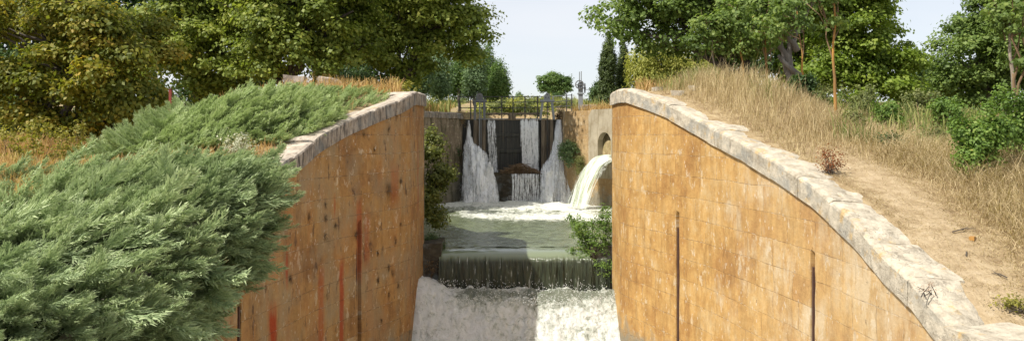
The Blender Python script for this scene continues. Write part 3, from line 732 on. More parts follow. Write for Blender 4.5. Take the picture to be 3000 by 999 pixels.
# spray: loose drops thrown up by the falls
def spray(name, pts, sz):
    n = len(pts); b = np.array([(1, 0, 0), (-1, 0, 0), (0, 1, 0), (0, -1, 0), (0, 0, 1.5), (0, 0, -1.5)]) * 1.0
    f = np.array([(0, 2, 4), (2, 1, 4), (1, 3, 4), (3, 0, 4), (2, 0, 5), (1, 2, 5), (3, 1, 5), (0, 3, 5)])
    V = pts[:, None] + b[None] * sz[:, None, None]
    Fc = (f[None] + (np.arange(n) * 6)[:, None, None]).reshape(-1, 3)
    tag(mesh(name, V.reshape(-1, 3), Fc, M['drops']), 'white spray drops thrown up by the falling water', 'spray', kind='stuff')
pts = []
def sp(n, x0, x1, y0, y1, z, h):
    p = np.stack([rng.uniform(x0, x1, n), rng.uniform(y0, y1, n), z + h * rng.random(n) ** 2.5], 1); pts.append(p)
sp(1800, -2.1, 2.3, 18.0, 19.7, -3.75, .32); sp(300, -2.1, -1.3, 18.6, 19.3, -3.6, .25); sp(1500, -2.2, -.7, 34.0, 34.8, -2.8, .8)
sp(1700, 1.0, 2.9, 33.8, 34.7, -2.8, .8); sp(900, 2.2, 3.1, 30.6, 32, -2.8, .6); sp(900, -.2, 1.4, 34.2, 34.5, -2.8, .25)
pts = np.concatenate(pts); spray('water_spray', pts, rng.uniform(.003, .009, len(pts)))

# ------------------------------------------------------------------ foliage builders
def leaf_quads(P, size, up=.35, stretch=1.5, rs=rng, dirv=None, nrm=None):
    n = len(P); size = np.broadcast_to(np.asarray(size, float), (n,))
    N_ = unit((rs.normal(size=(n, 3)) if nrm is None else rs.normal(size=(n, 3)) * .55 + nrm * 1.1) + np.array([0, 0, up * 1.6])); A = rs.normal(size=(n, 3))
    if dirv is not None: A = dirv + .35 * A
    A = unit(A - (A * N_).sum(1, keepdims=True) * N_); B = np.cross(N_, A)
    s = size[:, None]
    V = np.stack([P - A * s * .5, P + B * s * .5 / stretch * 1.1 + N_ * s * .08, P + A * s * .5, P - B * s * .5 / stretch * 1.1 + N_ * s * .08], 1)
    Fc = np.arange(n * 4).reshape(n, 4)
    return V.reshape(-1, 3), Fc
def ball(n, rs): 
    v = unit(rs.normal(size=(n, 3))); return v
def crown_points(lobes, nclump, per, rc, rs, shell=.55, flat=.6, sub=True, irr=.8):
    """leaf clumps gathered on the upper sides of boughs, the boughs spread through each lobe"""
    L2 = []
    for l in lobes:
        m = (l[3] * l[4] * l[5]) ** (1 / 3.)
        if sub and m > .9:
            k = int(np.clip(9 * m ** 1.1, 8, 26)); d = ball(k, rs); r = rs.uniform(.5, 1.0, k)
            for q in range(k):
                c = np.array(l[:3]) + d[q] * r[q] * np.array(l[3:6]) * .86; s_ = m * rs.uniform(.24, .42)
                L2.append((c[0], c[1], c[2], s_ * 1.15, s_ * 1.1, s_ * .72, 1))
        else: L2.append((*l[:6], 0))
    w = np.array([l[3] * l[4] + l[4] * l[5] + l[3] * l[5] for l in L2]); w = w / w.sum()
    C, H, O = [], [], []
    for l, k in zip(L2, np.maximum(1, np.round(w * nclump)).astype(int)):
        d = ball(k, rs)
        if l[6]: d[:, 2] = np.where(d[:, 2] < -.25, -d[:, 2] * .8, d[:, 2])
        r = shell + (1 - shell) * rs.random(k) ** .6
        r *= (1 - irr * .47) + irr * fbm(d[:, 0] * 2 + l[0], d[:, 1] * 2, d[:, 2] * 2, 3, 3)
        C.append(np.array(l[:3]) + d * r[:, None] * np.array(l[3:6])); O.append(d); H.append(np.full(k, rs.random()))
    C, O, H = np.concatenate(C), np.concatenate(O), np.concatenate(H); m = len(C)
    hue = .5 * rs.random(m) + .5 * H; cs = rc * rs.uniform(.45, 1.25, m)
    off = rs.normal(size=(m, per, 3)) * np.array([1, 1, flat]) * .45 * cs[:, None, None]
    P = (C[:, None] + off).reshape(-1, 3)
    rnd = np.clip(.55 * np.repeat(hue, per) + .42 * rs.random(m * per) + .10 * (off[..., 2].ravel() / (rc + 1e-6)), 0, 1)
    global LASTN
    LASTN = unit(off.reshape(-1, 3) / (rc + 1e-6) + .8 * np.repeat(O, per, axis=0))
    return P, rnd, C
def limb(a, b, rs, n=6, sag=.12, wob=.035):
    a, b = np.asarray(a, float), np.asarray(b, float); L = np.linalg.norm(b - a); t_ = np.linspace(0, 1, n)[:, None]
    P = a + (b - a) * t_ + rs.normal(size=(n, 3)) * L * wob * np.sin(t_ * math.pi) + np.array([0, 0, sag * L]) * (np.sin(t_ * math.pi) * .5)
    return P
def tree(name, label, cat, base, lobes, nclump, per, size, mat, barkm, tr=.2, rc=.6, seed=1, group=None, up=.35, shell=.55, flat=.6, stretch=1.5, lean=(0, 0), twigs=40, trunk_top=None, zmin=None, part='crown', hang=False, sub=True, irr=.8):
    rs = np.random.default_rng(seed); base = np.array(base, float)
    root = thing(name, label, cat, tuple(base), group=group)
    P, rnd, C = crown_points(lobes, int(nclump * 1.0), int(per * 1.15), rc * .72 if sub else rc, rs, shell, flat, sub, irr)
    nr_ = LASTN
    dv = None
    if hang: dv = np.tile(np.array([[0, 0, -1.]]), (len(P), 1))
    V, Fc = leaf_quads(P - base, size * rs.uniform(.6, 1.25, len(P)), up, stretch, rs, dv, nr_)
    mesh(part, V, Fc, mat, root, attrs={'rnd': np.repeat(rnd, 4)})
    cen = np.mean([l[:3] for l in lobes], axis=0)
    top = np.array(trunk_top if trunk_top is not None else (cen[0], cen[1], cen[2] + .3 * np.mean([l[5] for l in lobes])), float)
    tp = limb(base + np.array([0, 0, -.25]), top, rs, 9, 0, .035 if tr > .09 else .007); b = MB(); rad = tr * (np.linspace(1, .28, 9)); rad[0] *= 1.35
    b.tube(tp - base, rad, 9); b.build('trunk', barkm, root, smooth=True)
    b = MB()
    for l in lobes:
        st = tp[rs.integers(3, 8)]; L = limb(st, np.array(l[:3]) + rs.normal(size=3) * .2, rs); b.tube(L - base, np.linspace(tr * .42, tr * .12, len(L)), 6, False)
    if twigs:
        sel = C[rs.choice(len(C), min(twigs, len(C)), replace=False)]
        for c in sel:
            st = tp[rs.integers(3, 9)] * .5 + .5 * np.array(lobes[int(np.argmin([np.linalg.norm(c - np.array(l[:3])) for l in lobes]))][:3])
            L = limb(st, c, rs, 5); b.tube(L - base, np.linspace(tr * .2, .012, len(L)), 4, False)
    b.build('branches', M['bark_twig'] if tr < .09 else barkm, root, smooth=True)
    return root
def shrub(name, label, cat, base, lobes, nclump, per, size, mat, rc=.2, seed=1, group=None, stems=14, barkm=None, up=.3, stretch=1.6, shell=.3, flat=.8, stem_r=.02):
    rs = np.random.default_rng(seed); base = np.array(base, float)
    root = thing(name, label, cat, tuple(base), group=group)
    P, rnd, C = crown_points(lobes, nclump, per, rc, rs, shell, flat, False)
    V, Fc = leaf_quads(P - base, size * rs.uniform(.6, 1.3, len(P)), up, stretch, rs, None, LASTN)
    mesh('foliage', V, Fc, mat, root, attrs={'rnd': np.repeat(rnd, 4)})
    b = MB()
    for c in C[rs.choice(len(C), min(stems, len(C)), replace=False)]:
        L = limb(base + rs.normal(size=3) * np.array([.08, .08, .0]), c, rs, 5, .05); b.tube(L - base, np.linspace(stem_r, stem_r * .3, 5), 4, False)
    b.build('stems', barkm or M['bark_dark'], root, smooth=True)
    return root
def lob(*a):        # lobe given as (px, py, Y, r_px, r_py, depth)
    p, q, Y, rp, rq, d = a; return (px(p, Y), Y, pz(q, Y), rp / F * Y, d, rq / F * Y)

# ---- trees on the left
tree('ochre_maple', 'broad tree with ochre and yellow tipped leaves at the far left behind the junipers', 'tree', (px(190, 22), 22, gh(px(190, 22), 22)),
     [lob(60, 40, 22, 190, 130, 1.9), lob(250, 90, 21.5, 170, 110, 1.7), lob(330, 200, 21, 130, 90, 1.4), lob(120, 190, 21.6, 190, 110, 1.7), lob(400, 290, 21.4, 85, 70, 1.1), lob(180, -90, 22, 230, 130, 2), lob(60, 300, 22, 130, 70, 1.3), lob(250, 300, 22, 150, 60, 1.4), lob(430, 110, 22.4, 90, 110, 1), lob(100, 360, 22, 170, 60, 1.5), lob(330, 365, 22, 130, 55, 1.3)],
     1500, 44, .125, M['ochre_leaf'], M['bark_dark'], .2, .62, 11)
tree('plane_tree', 'dark green plane tree between the ochre tree and the stone blocks, leftmost plane tree', 'tree', (px(560, 32), 32, gh(-12.5, 32)),
     [lob(520, 60, 32, 170, 120, 2.4), lob(610, 170, 31.5, 150, 100, 2.2), lob(450, 180, 32.6, 120, 110, 2), lob(560, -100, 32, 220, 120, 2.6), lob(700, 60, 32, 120, 120, 2), lob(640, 260, 32.2, 110, 50, 1.6)],
     900, 42, .17, M['plane_leaf'], M['bark_dark'], .28, .8, 12, group='plane trees behind the left wall')
tree('plane_tree', 'green plane tree with low branches right above the two pale stone blocks', 'tree', (px(850, 30), 30, gh(-8.1, 30)),
     [lob(760, 70, 30, 150, 110, 2.2), lob(900, 110, 29.5, 150, 100, 2.2), lob(1000, 20, 30, 160, 120, 2.4), lob(830, -90, 30, 240, 120, 2.6), lob(770, 180, 30, 120, 70, 1.7), lob(930, 195, 29.5, 110, 55, 1.7), lob(1030, 150, 30, 100, 80, 1.8)],
     1000, 42, .165, M['plane_leaf'], M['bark_dark'], .3, .78, 13, group='plane trees behind the left wall')
tree('plane_tree', 'large plane tree whose crown overhangs the canal above the left wall end', 'tree', (px(1137, 33), 33, gh(-5, 33)),
     [lob(1150, 60, 33, 150, 110, 2.4), lob(1290, 60, 33, 140, 100, 2.3), lob(1390, 90, 33, 90, 70, 1.6), lob(1200, -80, 33, 240, 120, 2.8), lob(1320, 155, 33, 110, 55, 1.7), lob(1170, 170, 32.6, 120, 55, 1.8), lob(1080, 130, 33, 110, 90, 2), lob(1340, -20, 33, 105, 90, 2), lob(1210, 205, 33.3, 70, 35, 1.2)],
     1150, 42, .165, M['plane_leaf'], M['bark_dark'], .27, .75, 14, group='plane trees behind the left wall')
for i, (p, Y, q, rp, lab) in enumerate(((330, 44, 150, 200, 'dark tree filling the gap behind the ochre tree'), (700, 45, 130, 210, 'dark tree behind the leftmost and middle plane trees'), (1060, 46, 130, 190, 'dark tree behind the middle plane tree and the left wall end'), (30, 40, 170, 200, 'dark tree behind the ochre tree at the left picture edge'))):
    tree('background_tree', lab, 'tree', (px(p, Y), Y, gh(px(p, Y), Y)), [lob(p, q, Y, rp, 150, 3), lob(p + 90, q - 120, Y, 150, 140, 3), lob(p - 90, q - 140, Y, 150, 140, 3), lob(p, 255, Y, 190, 50, 2)],
         520, 34, .26, M['dark_leaf'], M['bark_dark'], .3, 1.2, 20 + i, group='dark trees behind the plane trees', twigs=15)
def bushrow():
    for i, (p, q, Y, lab) in enumerate(((470, 300, 30, 'dark low bush under the leftmost plane tree'), (620, 290, 36, 'dark low bush left of the stone blocks'), (1010, 235, 36, 'dark low bush right of the stone blocks under the trees'), (300, 330, 27, 'dark low bush beneath the ochre tree'), (30, 330, 27, 'dark low bush at the left picture edge'))):
        x = px(p, Y); g = gh(x, Y)
        shrub('undergrowth_bush', lab, 'bush', (x, Y, g), [lob(p, q, Y, 100, 45, 1.0), (x, Y, g + .5, 1.3, .9, .6)], 170, 30, .12, M['dark_leaf'], .4, 30 + i, group='dark bushes under the left trees')
bushrow()
# poplars beyond the gate
for i, (p, q, Y, w, h, m_, lab) in enumerate(((1235, 215, 58, 30, 60, 'poplar_leaf', 'silvery poplar just right of the left wall end'), (1285, 210, 60, 34, 75, 'poplar_leaf', 'silvery grey poplar behind the plane tree crown'),
        (1345, 190, 64, 34, 95, 'poplar_green', 'tall green poplar behind the left hoist frame'), (1395, 200, 62, 34, 90, 'poplar_leaf', 'tall pale poplar above the left hoist frame'), (1432, 215, 66, 28, 75, 'poplar_green', 'dark poplar with a pointed top above the railing'), (1462, 238, 64, 26, 48, 'poplar_green', 'rightmost low poplar against the open sky'))):
    x = px(p, Y); g = gh(x, Y)
    rq = np.random.default_rng(600 + i); sub = [lob(p, q + h * .3, Y, w * .8, h * .7, 1)] + [lob(p + rq.uniform(-1, 1) * w * .8, q + rq.uniform(-.25, .8) * h - 8, Y, w * rq.uniform(.16, .3), h * rq.uniform(.35, .6), .5) for _ in range(9)] + [lob(p, q - h * .6, Y, w * .25, h * .55, .4)]
    tree('poplar', lab, 'tree', (x, Y, g), sub, 330, 34, .17, M[m_], M['bark_grey'], .14, .5, 50 + i, group='poplars beyond the gate', stretch=2, flat=1.4, twigs=20, sub=False, irr=.6)
# distant round tree and bush
Y = 110
tree('round_tree', 'small rounded tree alone on the distant horizon behind the right hoist frame', 'tree', (px(1622, Y), Y, gh(px(1622, Y), Y)),
     [lob(1600, 240, Y, 23, 20, 1), lob(1622, 233, Y, 26, 20, 1), lob(1648, 240, Y, 23, 20, 1), lob(1592, 256, Y, 15, 13, .8), lob(1660, 256, Y, 14, 13, .8), lob(1628, 255, Y, 18, 15, .8), lob(1612, 262, Y, 14, 12, .8), lob(1642, 266, Y, 14, 12, .8)], 330, 30, .24, M['poplar_green'], M['bark_dark'], .25, .6, 60, twigs=40, sub=False, irr=.5)
shrub('distant_bush', 'dark bush at the foot of the distant round tree', 'bush', (px(1625, 104), 104, gh(4.5, 104)), [lob(1628, 288, 104, 20, 15, .9)], 60, 24, .22, M['dark_leaf'], .5, 61)
shrub('distant_bush', 'small pale bush on the horizon between the poplars and the round tree', 'bush', (px(1521, 104), 104, gh(1, 104)), [lob(1521, 287, 104, 10, 13, .6)], 36, 20, .2, M['poplar_leaf'], .4, 62)
# brush line on the far field
k = 0
for (p0, p1_, q, Y) in ((1430, 1700, 292, 100), (1440, 1690, 310, 75), (1410, 1600, 322, 58)):
    for p in np.arange(p0, p1_, 30):
        x = px(p, Y)
        shrub('field_bush', 'low olive green bush in the field beyond the railing', 'bush', (x, Y, gh(x, Y)), [(x, Y, gh(x, Y) + .35, .9 * Y / 80 + .2, .7, .55)], 26, 22, .16, M['olive_leaf' if k % 3 else 'willow_leaf'], .35, 400 + k, group='low bushes in the field beyond the railing', stems=4); k += 1
# cypresses, cedar, willow
def cypress(label, p, w, q0, q1, Y, seed):
    x = px(p, Y); lo = []
    for t_ in np.linspace(0, 1, 7):
        q = q1 + (q0 - q1) * t_; ww = w * (1 - .75 * t_ ** 2.2) * (.85 + .15 * math.sin(t_ * 9 + seed)); lo.append(lob(p + 2 * math.sin(t_ * 7 + seed), q, Y, ww, (q1 - q0) * .14, ww / F * Y))
    tree('cypress', label, 'tree', (x, Y, gh(x, Y)), lo, 620, 40, .10, M['cypress_leaf'], M['bark_dark'], .1, .17, seed, group='cypresses right of the canal', stretch=2.2, flat=1.5, twigs=0, shell=.8, sub=False, irr=.12)
cypress('taller dark cypress standing left of its smaller twin', 1781, 33, 118, 295, 44, 71)
cypress('smaller dark cypress with brown patches, right of the taller one', 1826, 24, 140, 270, 45, 72)
rs = np.random.default_rng(5)
shrub('cedar', 'small blue green cedar behind the taller cypress', 'tree', (px(1742, 70), 70, gh(7, 70)), [lob(1745, 262, 70, 14, 10, .8), lob(1742, 280, 70, 16, 10, 1), lob(1750, 246, 70, 8, 8, .5), lob(1740, 298, 70, 18, 8, 1)], 80, 26, .18, M['dark_leaf'], .4, 73)
tree('willow', 'yellow green weeping willow right of the cypresses', 'tree', (px(1930, 40), 40, gh(7, 40)), [lob(1885, 195, 40, 45, 45, 1.2), lob(1930, 170, 40, 50, 40, 1.3), lob(1985, 195, 40, 60, 45, 1.4), lob(1900, 235, 40, 60, 32, 1.3), lob(1970, 235, 40, 70, 30, 1.3), lob(2040, 215, 40, 50, 40, 1.3)],
     620, 40, .14, M['willow_leaf'], M['bark_dark'], .12, .5, 74, stretch=2.6, hang=True, flat=1.5)
# ---- big trees on the right
tree('elm_tree', 'big elm whose branches reach left towards the sky above the cypresses', 'tree', (px(2226, 28), 28, gh(8.4, 28)),
     [lob(1800, 45, 28, 75, 45, 1.3), lob(1880, 20, 28, 110, 70, 2), lob(1990, 60, 28, 120, 80, 2.2), lob(2090, 20, 28, 150, 100, 2.5), lob(2030, 130, 28, 70, 35, 1.5), lob(1935, 120, 28, 80, 35, 1.5), lob(2170, 110, 28, 110, 80, 2), lob(2000, -90, 28, 260, 110, 2.8), lob(1835, 95, 27.6, 60, 22, .9)],
     820, 38, .15, M['elm_leaf'], M['bark_dark'], .26, .68, 81, trunk_top=(px(2120, 28), 28, pz(0, 28)))
tree('elm_tree', 'thick grey trunked elm with a forked leaning limb behind the grassy bank', 'tree', (px(2350, 25), 25, gh(8.9, 25)),
     [lob(2300, 10, 25, 110, 60, 1.6), lob(2220, 60, 25, 80, 50, 1.4), lob(2380, -60, 25, 200, 80, 2.2), lob(2240, -60, 25, 160, 80, 2)],
     420, 36, .14, M['elm_leaf'], M['bark_grey'], .2, .6, 82, trunk_top=(px(2285, 25), 25, pz(30, 25)))
o = bpy.data.objects.get('elm_tree.001'); b = MB()
Lp = limb((px(2345, 25), 25, pz(225, 25)), (px(2275, 25), 24.8, pz(165, 25)), rs, 6, -.1); b.tube(Lp - np.array(o.location), np.linspace(.11, .05, 6), 7)
Lp = limb((px(2335, 25), 25, pz(150, 25)), (px(2270, 25), 24.8, pz(60, 25)), rs, 6, .1); b.tube(Lp - np.array(o.location), np.linspace(.11, .05, 6), 7)
b.build('forked_limb', M['bark_grey'], o, smooth=True)
tree('leafy_tree', 'bright green leafy tree in the middle of the right bank', 'tree', (px(2520, 33), 33, gh(14, 33)),
     [lob(2450, 60, 33, 110, 90, 2.2), lob(2540, 90, 33, 100, 90, 2.1), lob(2480, 190, 33, 120, 80, 2.2), lob(2590, 200, 32.5, 85, 75, 1.8), lob(2640, 260, 32.5, 60, 50, 1.5), lob(2420, -40, 33, 150, 90, 2.4), lob(2530, 5, 33, 70, 60, 1.5), lob(2640, 165, 33.5, 45, 40, 1.1), lob(2560, 270, 32, 110, 40, 1.6), lob(2400, 240, 33, 80, 50, 1.5)],
     1150, 40, .155, M['bright_leaf'], M['bark_dark'], .2, .7, 83)
tree('acacia_tree', 'large dark olive tree rising to the upper right corner', 'tree', (px(2900, 38), 38, gh(22, 38)),
     [lob(2830, 190, 38, 130, 110, 3), lob(2930, 80, 38, 140, 130, 3), lob(2980, 200, 38, 150, 130, 3), lob(2860, 90, 38, 80, 90, 2), lob(2760, 240, 38, 70, 60, 1.8), lob(2780, 160, 38, 70, 60, 1.6), lob(3060, 40, 38, 160, 180, 3), lob(2940, -30, 38, 110, 80, 2.2), lob(2920, 300, 38, 180, 50, 2)],
     1300, 44, .16, M['elm_leaf'], M['bark_dark'], .3, .85, 84)
for i, (p, q, Y, lab) in enumerate(((2120, 150, 44, 'dark tree behind the grassy bank, left of the grey trunk'), (2330, 170, 44, 'dark tree seen behind the grey trunked elm'), (2720, 260, 48, 'dark tree between the bright leafy tree and the olive one'))):
    tree('background_tree', lab, 'tree', (px(p, Y), Y, gh(px(p, Y), Y)), [lob(p, q, Y, 110, 80, 2.5), lob(p + 40, q + 60, Y, 100, 50, 2.5)] + ([lob(p, q - 110, Y, 120, 90, 2.5)] if i < 2 else []),
         330, 34, .24, M['dark_leaf' if i != 1 else 'bright_leaf'], M['bark_dark'], .25, 1.0, 90 + i, group='dark trees behind the right bank', twigs=10)
# slender trees on the right bank
def slender(label, p0, q0, p1_, q1, Y, r, barkm, lobes, seed, n=60, m_='elm_leaf'):
    n = int(n * .6); x = px(p0, Y)
    tree('slender_ash', label, 'tree', (x, Y, gh(x, Y)), [lob(*l) for l in lobes], n, 26, .1, M[m_], M[barkm], r, .34, seed, group='slender ash trees on the right bank', trunk_top=(px(p1_, Y), Y, pz(q1, Y)), twigs=10, shell=.2)
slender('slender tree with a straight orange lichened trunk, middle of the right bank', 2449, 320, 2443, -20, 17, .04, 'bark_orange', [(2440, 0, 17, 70, 30, .6), (2450, 60, 17, 40, 30, .4), (2400, -60, 17, 90, 50, .8)], 101)
slender('slender pale trunked tree at the right picture edge', 2984, 380, 2955, 60, 16, .065, 'bark_pale', [(2950, 70, 16, 50, 50, .5), (2925, 30, 16, 40, 60, .5), (2975, 10, 16, 40, 50, .5), (2975, 170, 16, 30, 40, .4)], 102, 90)
slender('slender orange trunked tree in front of the thick grey trunk', 2367, 250, 2335, 30, 20, .036, 'bark_orange', [(2300, 20, 20, 60, 40, .6), (2250, 90, 20, 50, 50, .6), (2350, 70, 20, 40, 40, .4)], 103, 80)
slender('slender tree with a brown and ochre trunk above the grass bank', 2246, 235, 2240, 60, 21, .05, 'bark_orange', [(2230, 40, 21, 60, 50, .6), (2270, 110, 21, 50, 40, .5), (2190, 90, 21, 40, 40, .5)], 104, 80)
slender('slender ochre stemmed tree left of the brown trunk on the bank', 2185, 220, 2165, 30, 21, .035, 'bark_orange', [(2160, 40, 21, 60, 50, .6), (2110, 90, 21, 50, 40, .5), (2180, 130, 21, 50, 40, .5)], 105, 90)
slender('leftmost slender pale tree on the right bank', 2108, 205, 2078, 60, 21, .032, 'bark_pale', [(2070, 80, 21, 60, 45, .6), (2040, 130, 21, 50, 40, .5), (2110, 60, 21, 50, 40, .5), (2100, 130, 21, 45, 30, .4)], 106, 110)

# ---- shrubs in the lock
b = (px(1262, 22), 22.6, -2.6)
shrub('wall_shrub', 'yellow green shrub growing against the end of the left wall above the pool', 'shrub', (-2.6, 22.3, -2.2), [lob(1268, 430, 22.4, 36, 50, .45), lob(1284, 510, 22.2, 38, 55, .45), lob(1258, 590, 22, 36, 55, .45), lob(1280, 640, 22, 22, 25, .3), lob(1320, 512, 22.4, 18, 20, .25)], 210, 30, .085, M['fig_leaf'], .22, 120, stems=20)
shrub('wall_shrub', 'dark green shrub on the weir end against the right wall', 'shrub', (2.25, 20.3, -3.6), [lob(1745, 700, 20.1, 60, 70, .4), lob(1765, 770, 20, 45, 60, .4), lob(1700, 665, 20.1, 30, 38, .25), lob(1780, 640, 20.1, 25, 40, .25), lob(1700, 740, 20.0, 32, 28, .25), lob(1672, 640, 20.2, 12, 20, .12)], 300, 30, .045, M['bush_leaf'], .14, 121, stems=34, stem_r=.012)
shrub('wall_shrub', 'small round bush sprouting from the right chamber wall above the falls', 'shrub', (2.45, 34.0, -.5), [lob(1672, 435, 33.6, 26, 24, .35), lob(1650, 445, 33.8, 14, 26, .2), lob(1668, 470, 33.6, 16, 18, .2)], 110, 28, .065, M['poplar_leaf'], .2, 122, stems=10)
shrub('wall_shrub', 'dark grassy clump at the weir end below the left wall', 'shrub', (-2.2, 20.6, -2.9), [lob(1262, 715, 20.6, 28, 25, .25), lob(1285, 722, 20.4, 16, 14, .2)], 90, 30, .06, M['dark_leaf'], .14, 123, stems=6, stretch=3)
shrub('dead_shrub', 'brown dead tuft at the foot of the left wall beside the foam', 'shrub', (-2.05, 20.0, -3.3), [lob(1264, 785, 20.0, 24, 38, .2), lob(1280, 765, 20.0, 14, 22, .15)], 90, 30, .04, M['brown_leaf'], .12, 124, stems=8)
for i, (p, q, Y, r, m_, lab) in enumerate(((1345, 350, 35.3, 14, 'brown_leaf', 'dry brown weeds at the corner of the left chamber wall by the gate'), (1335, 440, 34.9, 10, 'dark_leaf', 'dark hanging weeds on the left chamber wall beside the foam'), (1642, 340, 36.0, 14, 'brown_leaf', 'dry brown weeds at the corner of the right chamber wall by the gate'), (1700, 480, 33.2, 13, 'olive_leaf', 'olive moss and weeds on the right chamber wall under the round bush'))):
    x = px(p, Y); shrub('wall_weeds', lab, 'weeds', (x, Y, pz(q, Y)), [lob(p, q, Y, r, r * 2.0, .25)], 60, 26, .06, M[m_], .16, 130 + i, stems=6, stretch=3)

# tufts rooted in the joints of the left wall
tuf = [(1133, 555, 26), (1176, 533, 14), (955, 600, 12), (955, 640, 14), (902, 640, 15), (947, 690, 14), (983, 660, 12), (1045, 690, 15), (850, 820, 16), (776, 770, 20), (1108, 740, 9), (1162, 708, 12), (1133, 783, 12), (1152, 798, 13), (1103, 820, 11), (1165, 835, 10), (1135, 862, 9), (1174, 655, 7), (1118, 940, 8), (1198, 970, 9), (1100, 440, 9), (1142, 380, 10), (1068, 395, 10), (1212, 325, 9)]
tufpos = ['largest dark tuft in the middle upper part of the left wall', 'small dark tuft right of the largest one on the left wall', 'upper of two dark tufts one above the other on the left wall', 'lower of two dark tufts one above the other on the left wall', 'dark tuft nearest the juniper tips on the left wall', 'long drooping dark tuft below the pair on the left wall', 'short dark tuft just left of the slot top in the left wall', 'dark tuft at the top of the rail slot in the left wall', 'dark branching tuft above the red painted streak', 'dark tuft below the juniper tips on the left wall', 'small tuft just right of the rail slot in the left wall', 'tuft near the right edge, mid height of the left wall', 'left one of two tufts close together right of the rail slot', 'right one of two tufts close together right of the rail slot', 'flat tuft right of the rail slot, low on the left wall', 'small tuft low near the right edge of the left wall', 'small bent tuft low on the left wall right of the slot', 'tiny tuft near the right edge above mid height of the left wall', 'small tuft near the bottom of the left wall', 'tuft at the bottom right corner of the left wall', 'small black tuft high on the left wall', 'black tuft just under the left coping', 'black tuft under the middle of the left coping', 'dark tuft under the far end of the left coping']
for i, (p, q, r) in enumerate(tuf):
    s_, P_ = slot_s(PL, p); Yt = P_[1]; c = np.array([P_[0], Yt, pz(q, Yt)]); rs = np.random.default_rng(700 + i); rr = r / F * Yt
    V = []; n = 14 + int(r * 2.4)
    for k in range(n):
        a = c + np.array([rs.normal() * rr * .25, rs.normal() * rr * .3, rs.normal() * rr * .3])
        d = unit(np.array([rs.uniform(.05, .35), rs.normal() * .35, rs.uniform(-1.2, 1.6)])) * rr * rs.uniform(.4, 1.3); w = .018
        V += [a, a + np.array([0, w, 0]), a + d + np.array([.01, 0, 0])]
    o = mesh('wall_tuft', np.array(V) - c, np.arange(len(V)).reshape(-1, 3), M['tuft'], attrs={'rnd': rs.random(len(V))})
    o.location = c; tag(o, tufpos[i], 'weed tuft', 'dark tufts growing from the left wall')

# ------------------------------------------------------------------ junipers
def plume_template(seed, n=26):
    rs = np.random.default_rng(seed); V = []; A = []
    def blade(a, d, L, w, t0, t1):
        d = unit(d); s = unit(np.cross(d, np.array([0, 0, 1.]) + rs.normal(size=3) * .4)) * w
        V.extend([a - s * .5, a + s * .5, a + d * L]); A.extend([t0, t0, t1])
    for i in range(n):
        t_ = (i + .5) / n; p = np.array([t_, .02 * math.sin(t_ * 7), .16 * t_ * t_ + .04 * math.sin(t_ * 5)])
        for sd in (-1, 1):
            L = (.30 * (1 - t_) ** .7 + .07) * rs.uniform(.7, 1.2); ang = R(rs.uniform(25, 48)); lift = rs.uniform(-.25, .45)
            d = np.array([math.cos(ang), sd * math.sin(ang), lift]); m = 4
            for k in range(m):
                q_ = p + d * L * (k / m) + rs.normal(size=3) * .012
                dd = d + np.array([.5, sd * rs.uniform(-.7, .6), rs.uniform(-.4, .6)])
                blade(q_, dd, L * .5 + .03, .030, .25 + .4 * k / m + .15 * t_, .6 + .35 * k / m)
        if i % 2: blade(p, np.array([1, 0, .25]), .13, .02, .4, .9)
    return np.array(V), np.array(A)
TPL = [plume_template(900 + i) for i in range(6)]
def juniper(label, P, D, L, hue, mat, core, seed, stems=()):
    """P base points, D directions, L lengths"""
    rs = np.random.default_rng(seed); c0 = P.mean(0).copy(); c0[2] = P[:, 2].min()
    root = thing('juniper', label, 'shrub', tuple(c0))
    which = rs.integers(0, len(TPL), len(P)); Vs, As = [], []
    X = unit(D); up = unit(np.array([0, 0, 1.]) + rs.normal(size=(len(P), 3)) * .35); Yv = unit(np.cross(up, X)); Z = np.cross(X, Yv)
    for k, (T, a) in enumerate(TPL):
        s_ = which == k
        V = (T[None, :, 0, None] * X[s_][:, None] + T[None, :, 1, None] * Yv[s_][:, None] + T[None, :, 2, None] * Z[s_][:, None]) * L[s_][:, None, None] + P[s_][:, None] - c0
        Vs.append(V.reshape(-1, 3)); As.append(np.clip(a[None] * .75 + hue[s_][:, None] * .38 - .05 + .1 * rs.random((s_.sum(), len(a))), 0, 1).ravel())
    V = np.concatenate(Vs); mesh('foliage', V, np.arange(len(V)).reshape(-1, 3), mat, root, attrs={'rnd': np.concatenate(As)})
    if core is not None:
        cv, cf = core; mesh('inner_shade_mound', cv - c0, cf, M['juniper_core'], root, smooth=True)  # dark solid mound added beneath the sprays in place of their shaded interior
    b = MB()
    for (a, e) in stems: b.tube(limb(a, e, rs, 6, .1) - c0, np.linspace(.022, .006, 6), 5)
    if stems: b.build('bare_branch', M['bark_dark'], root)
    return root
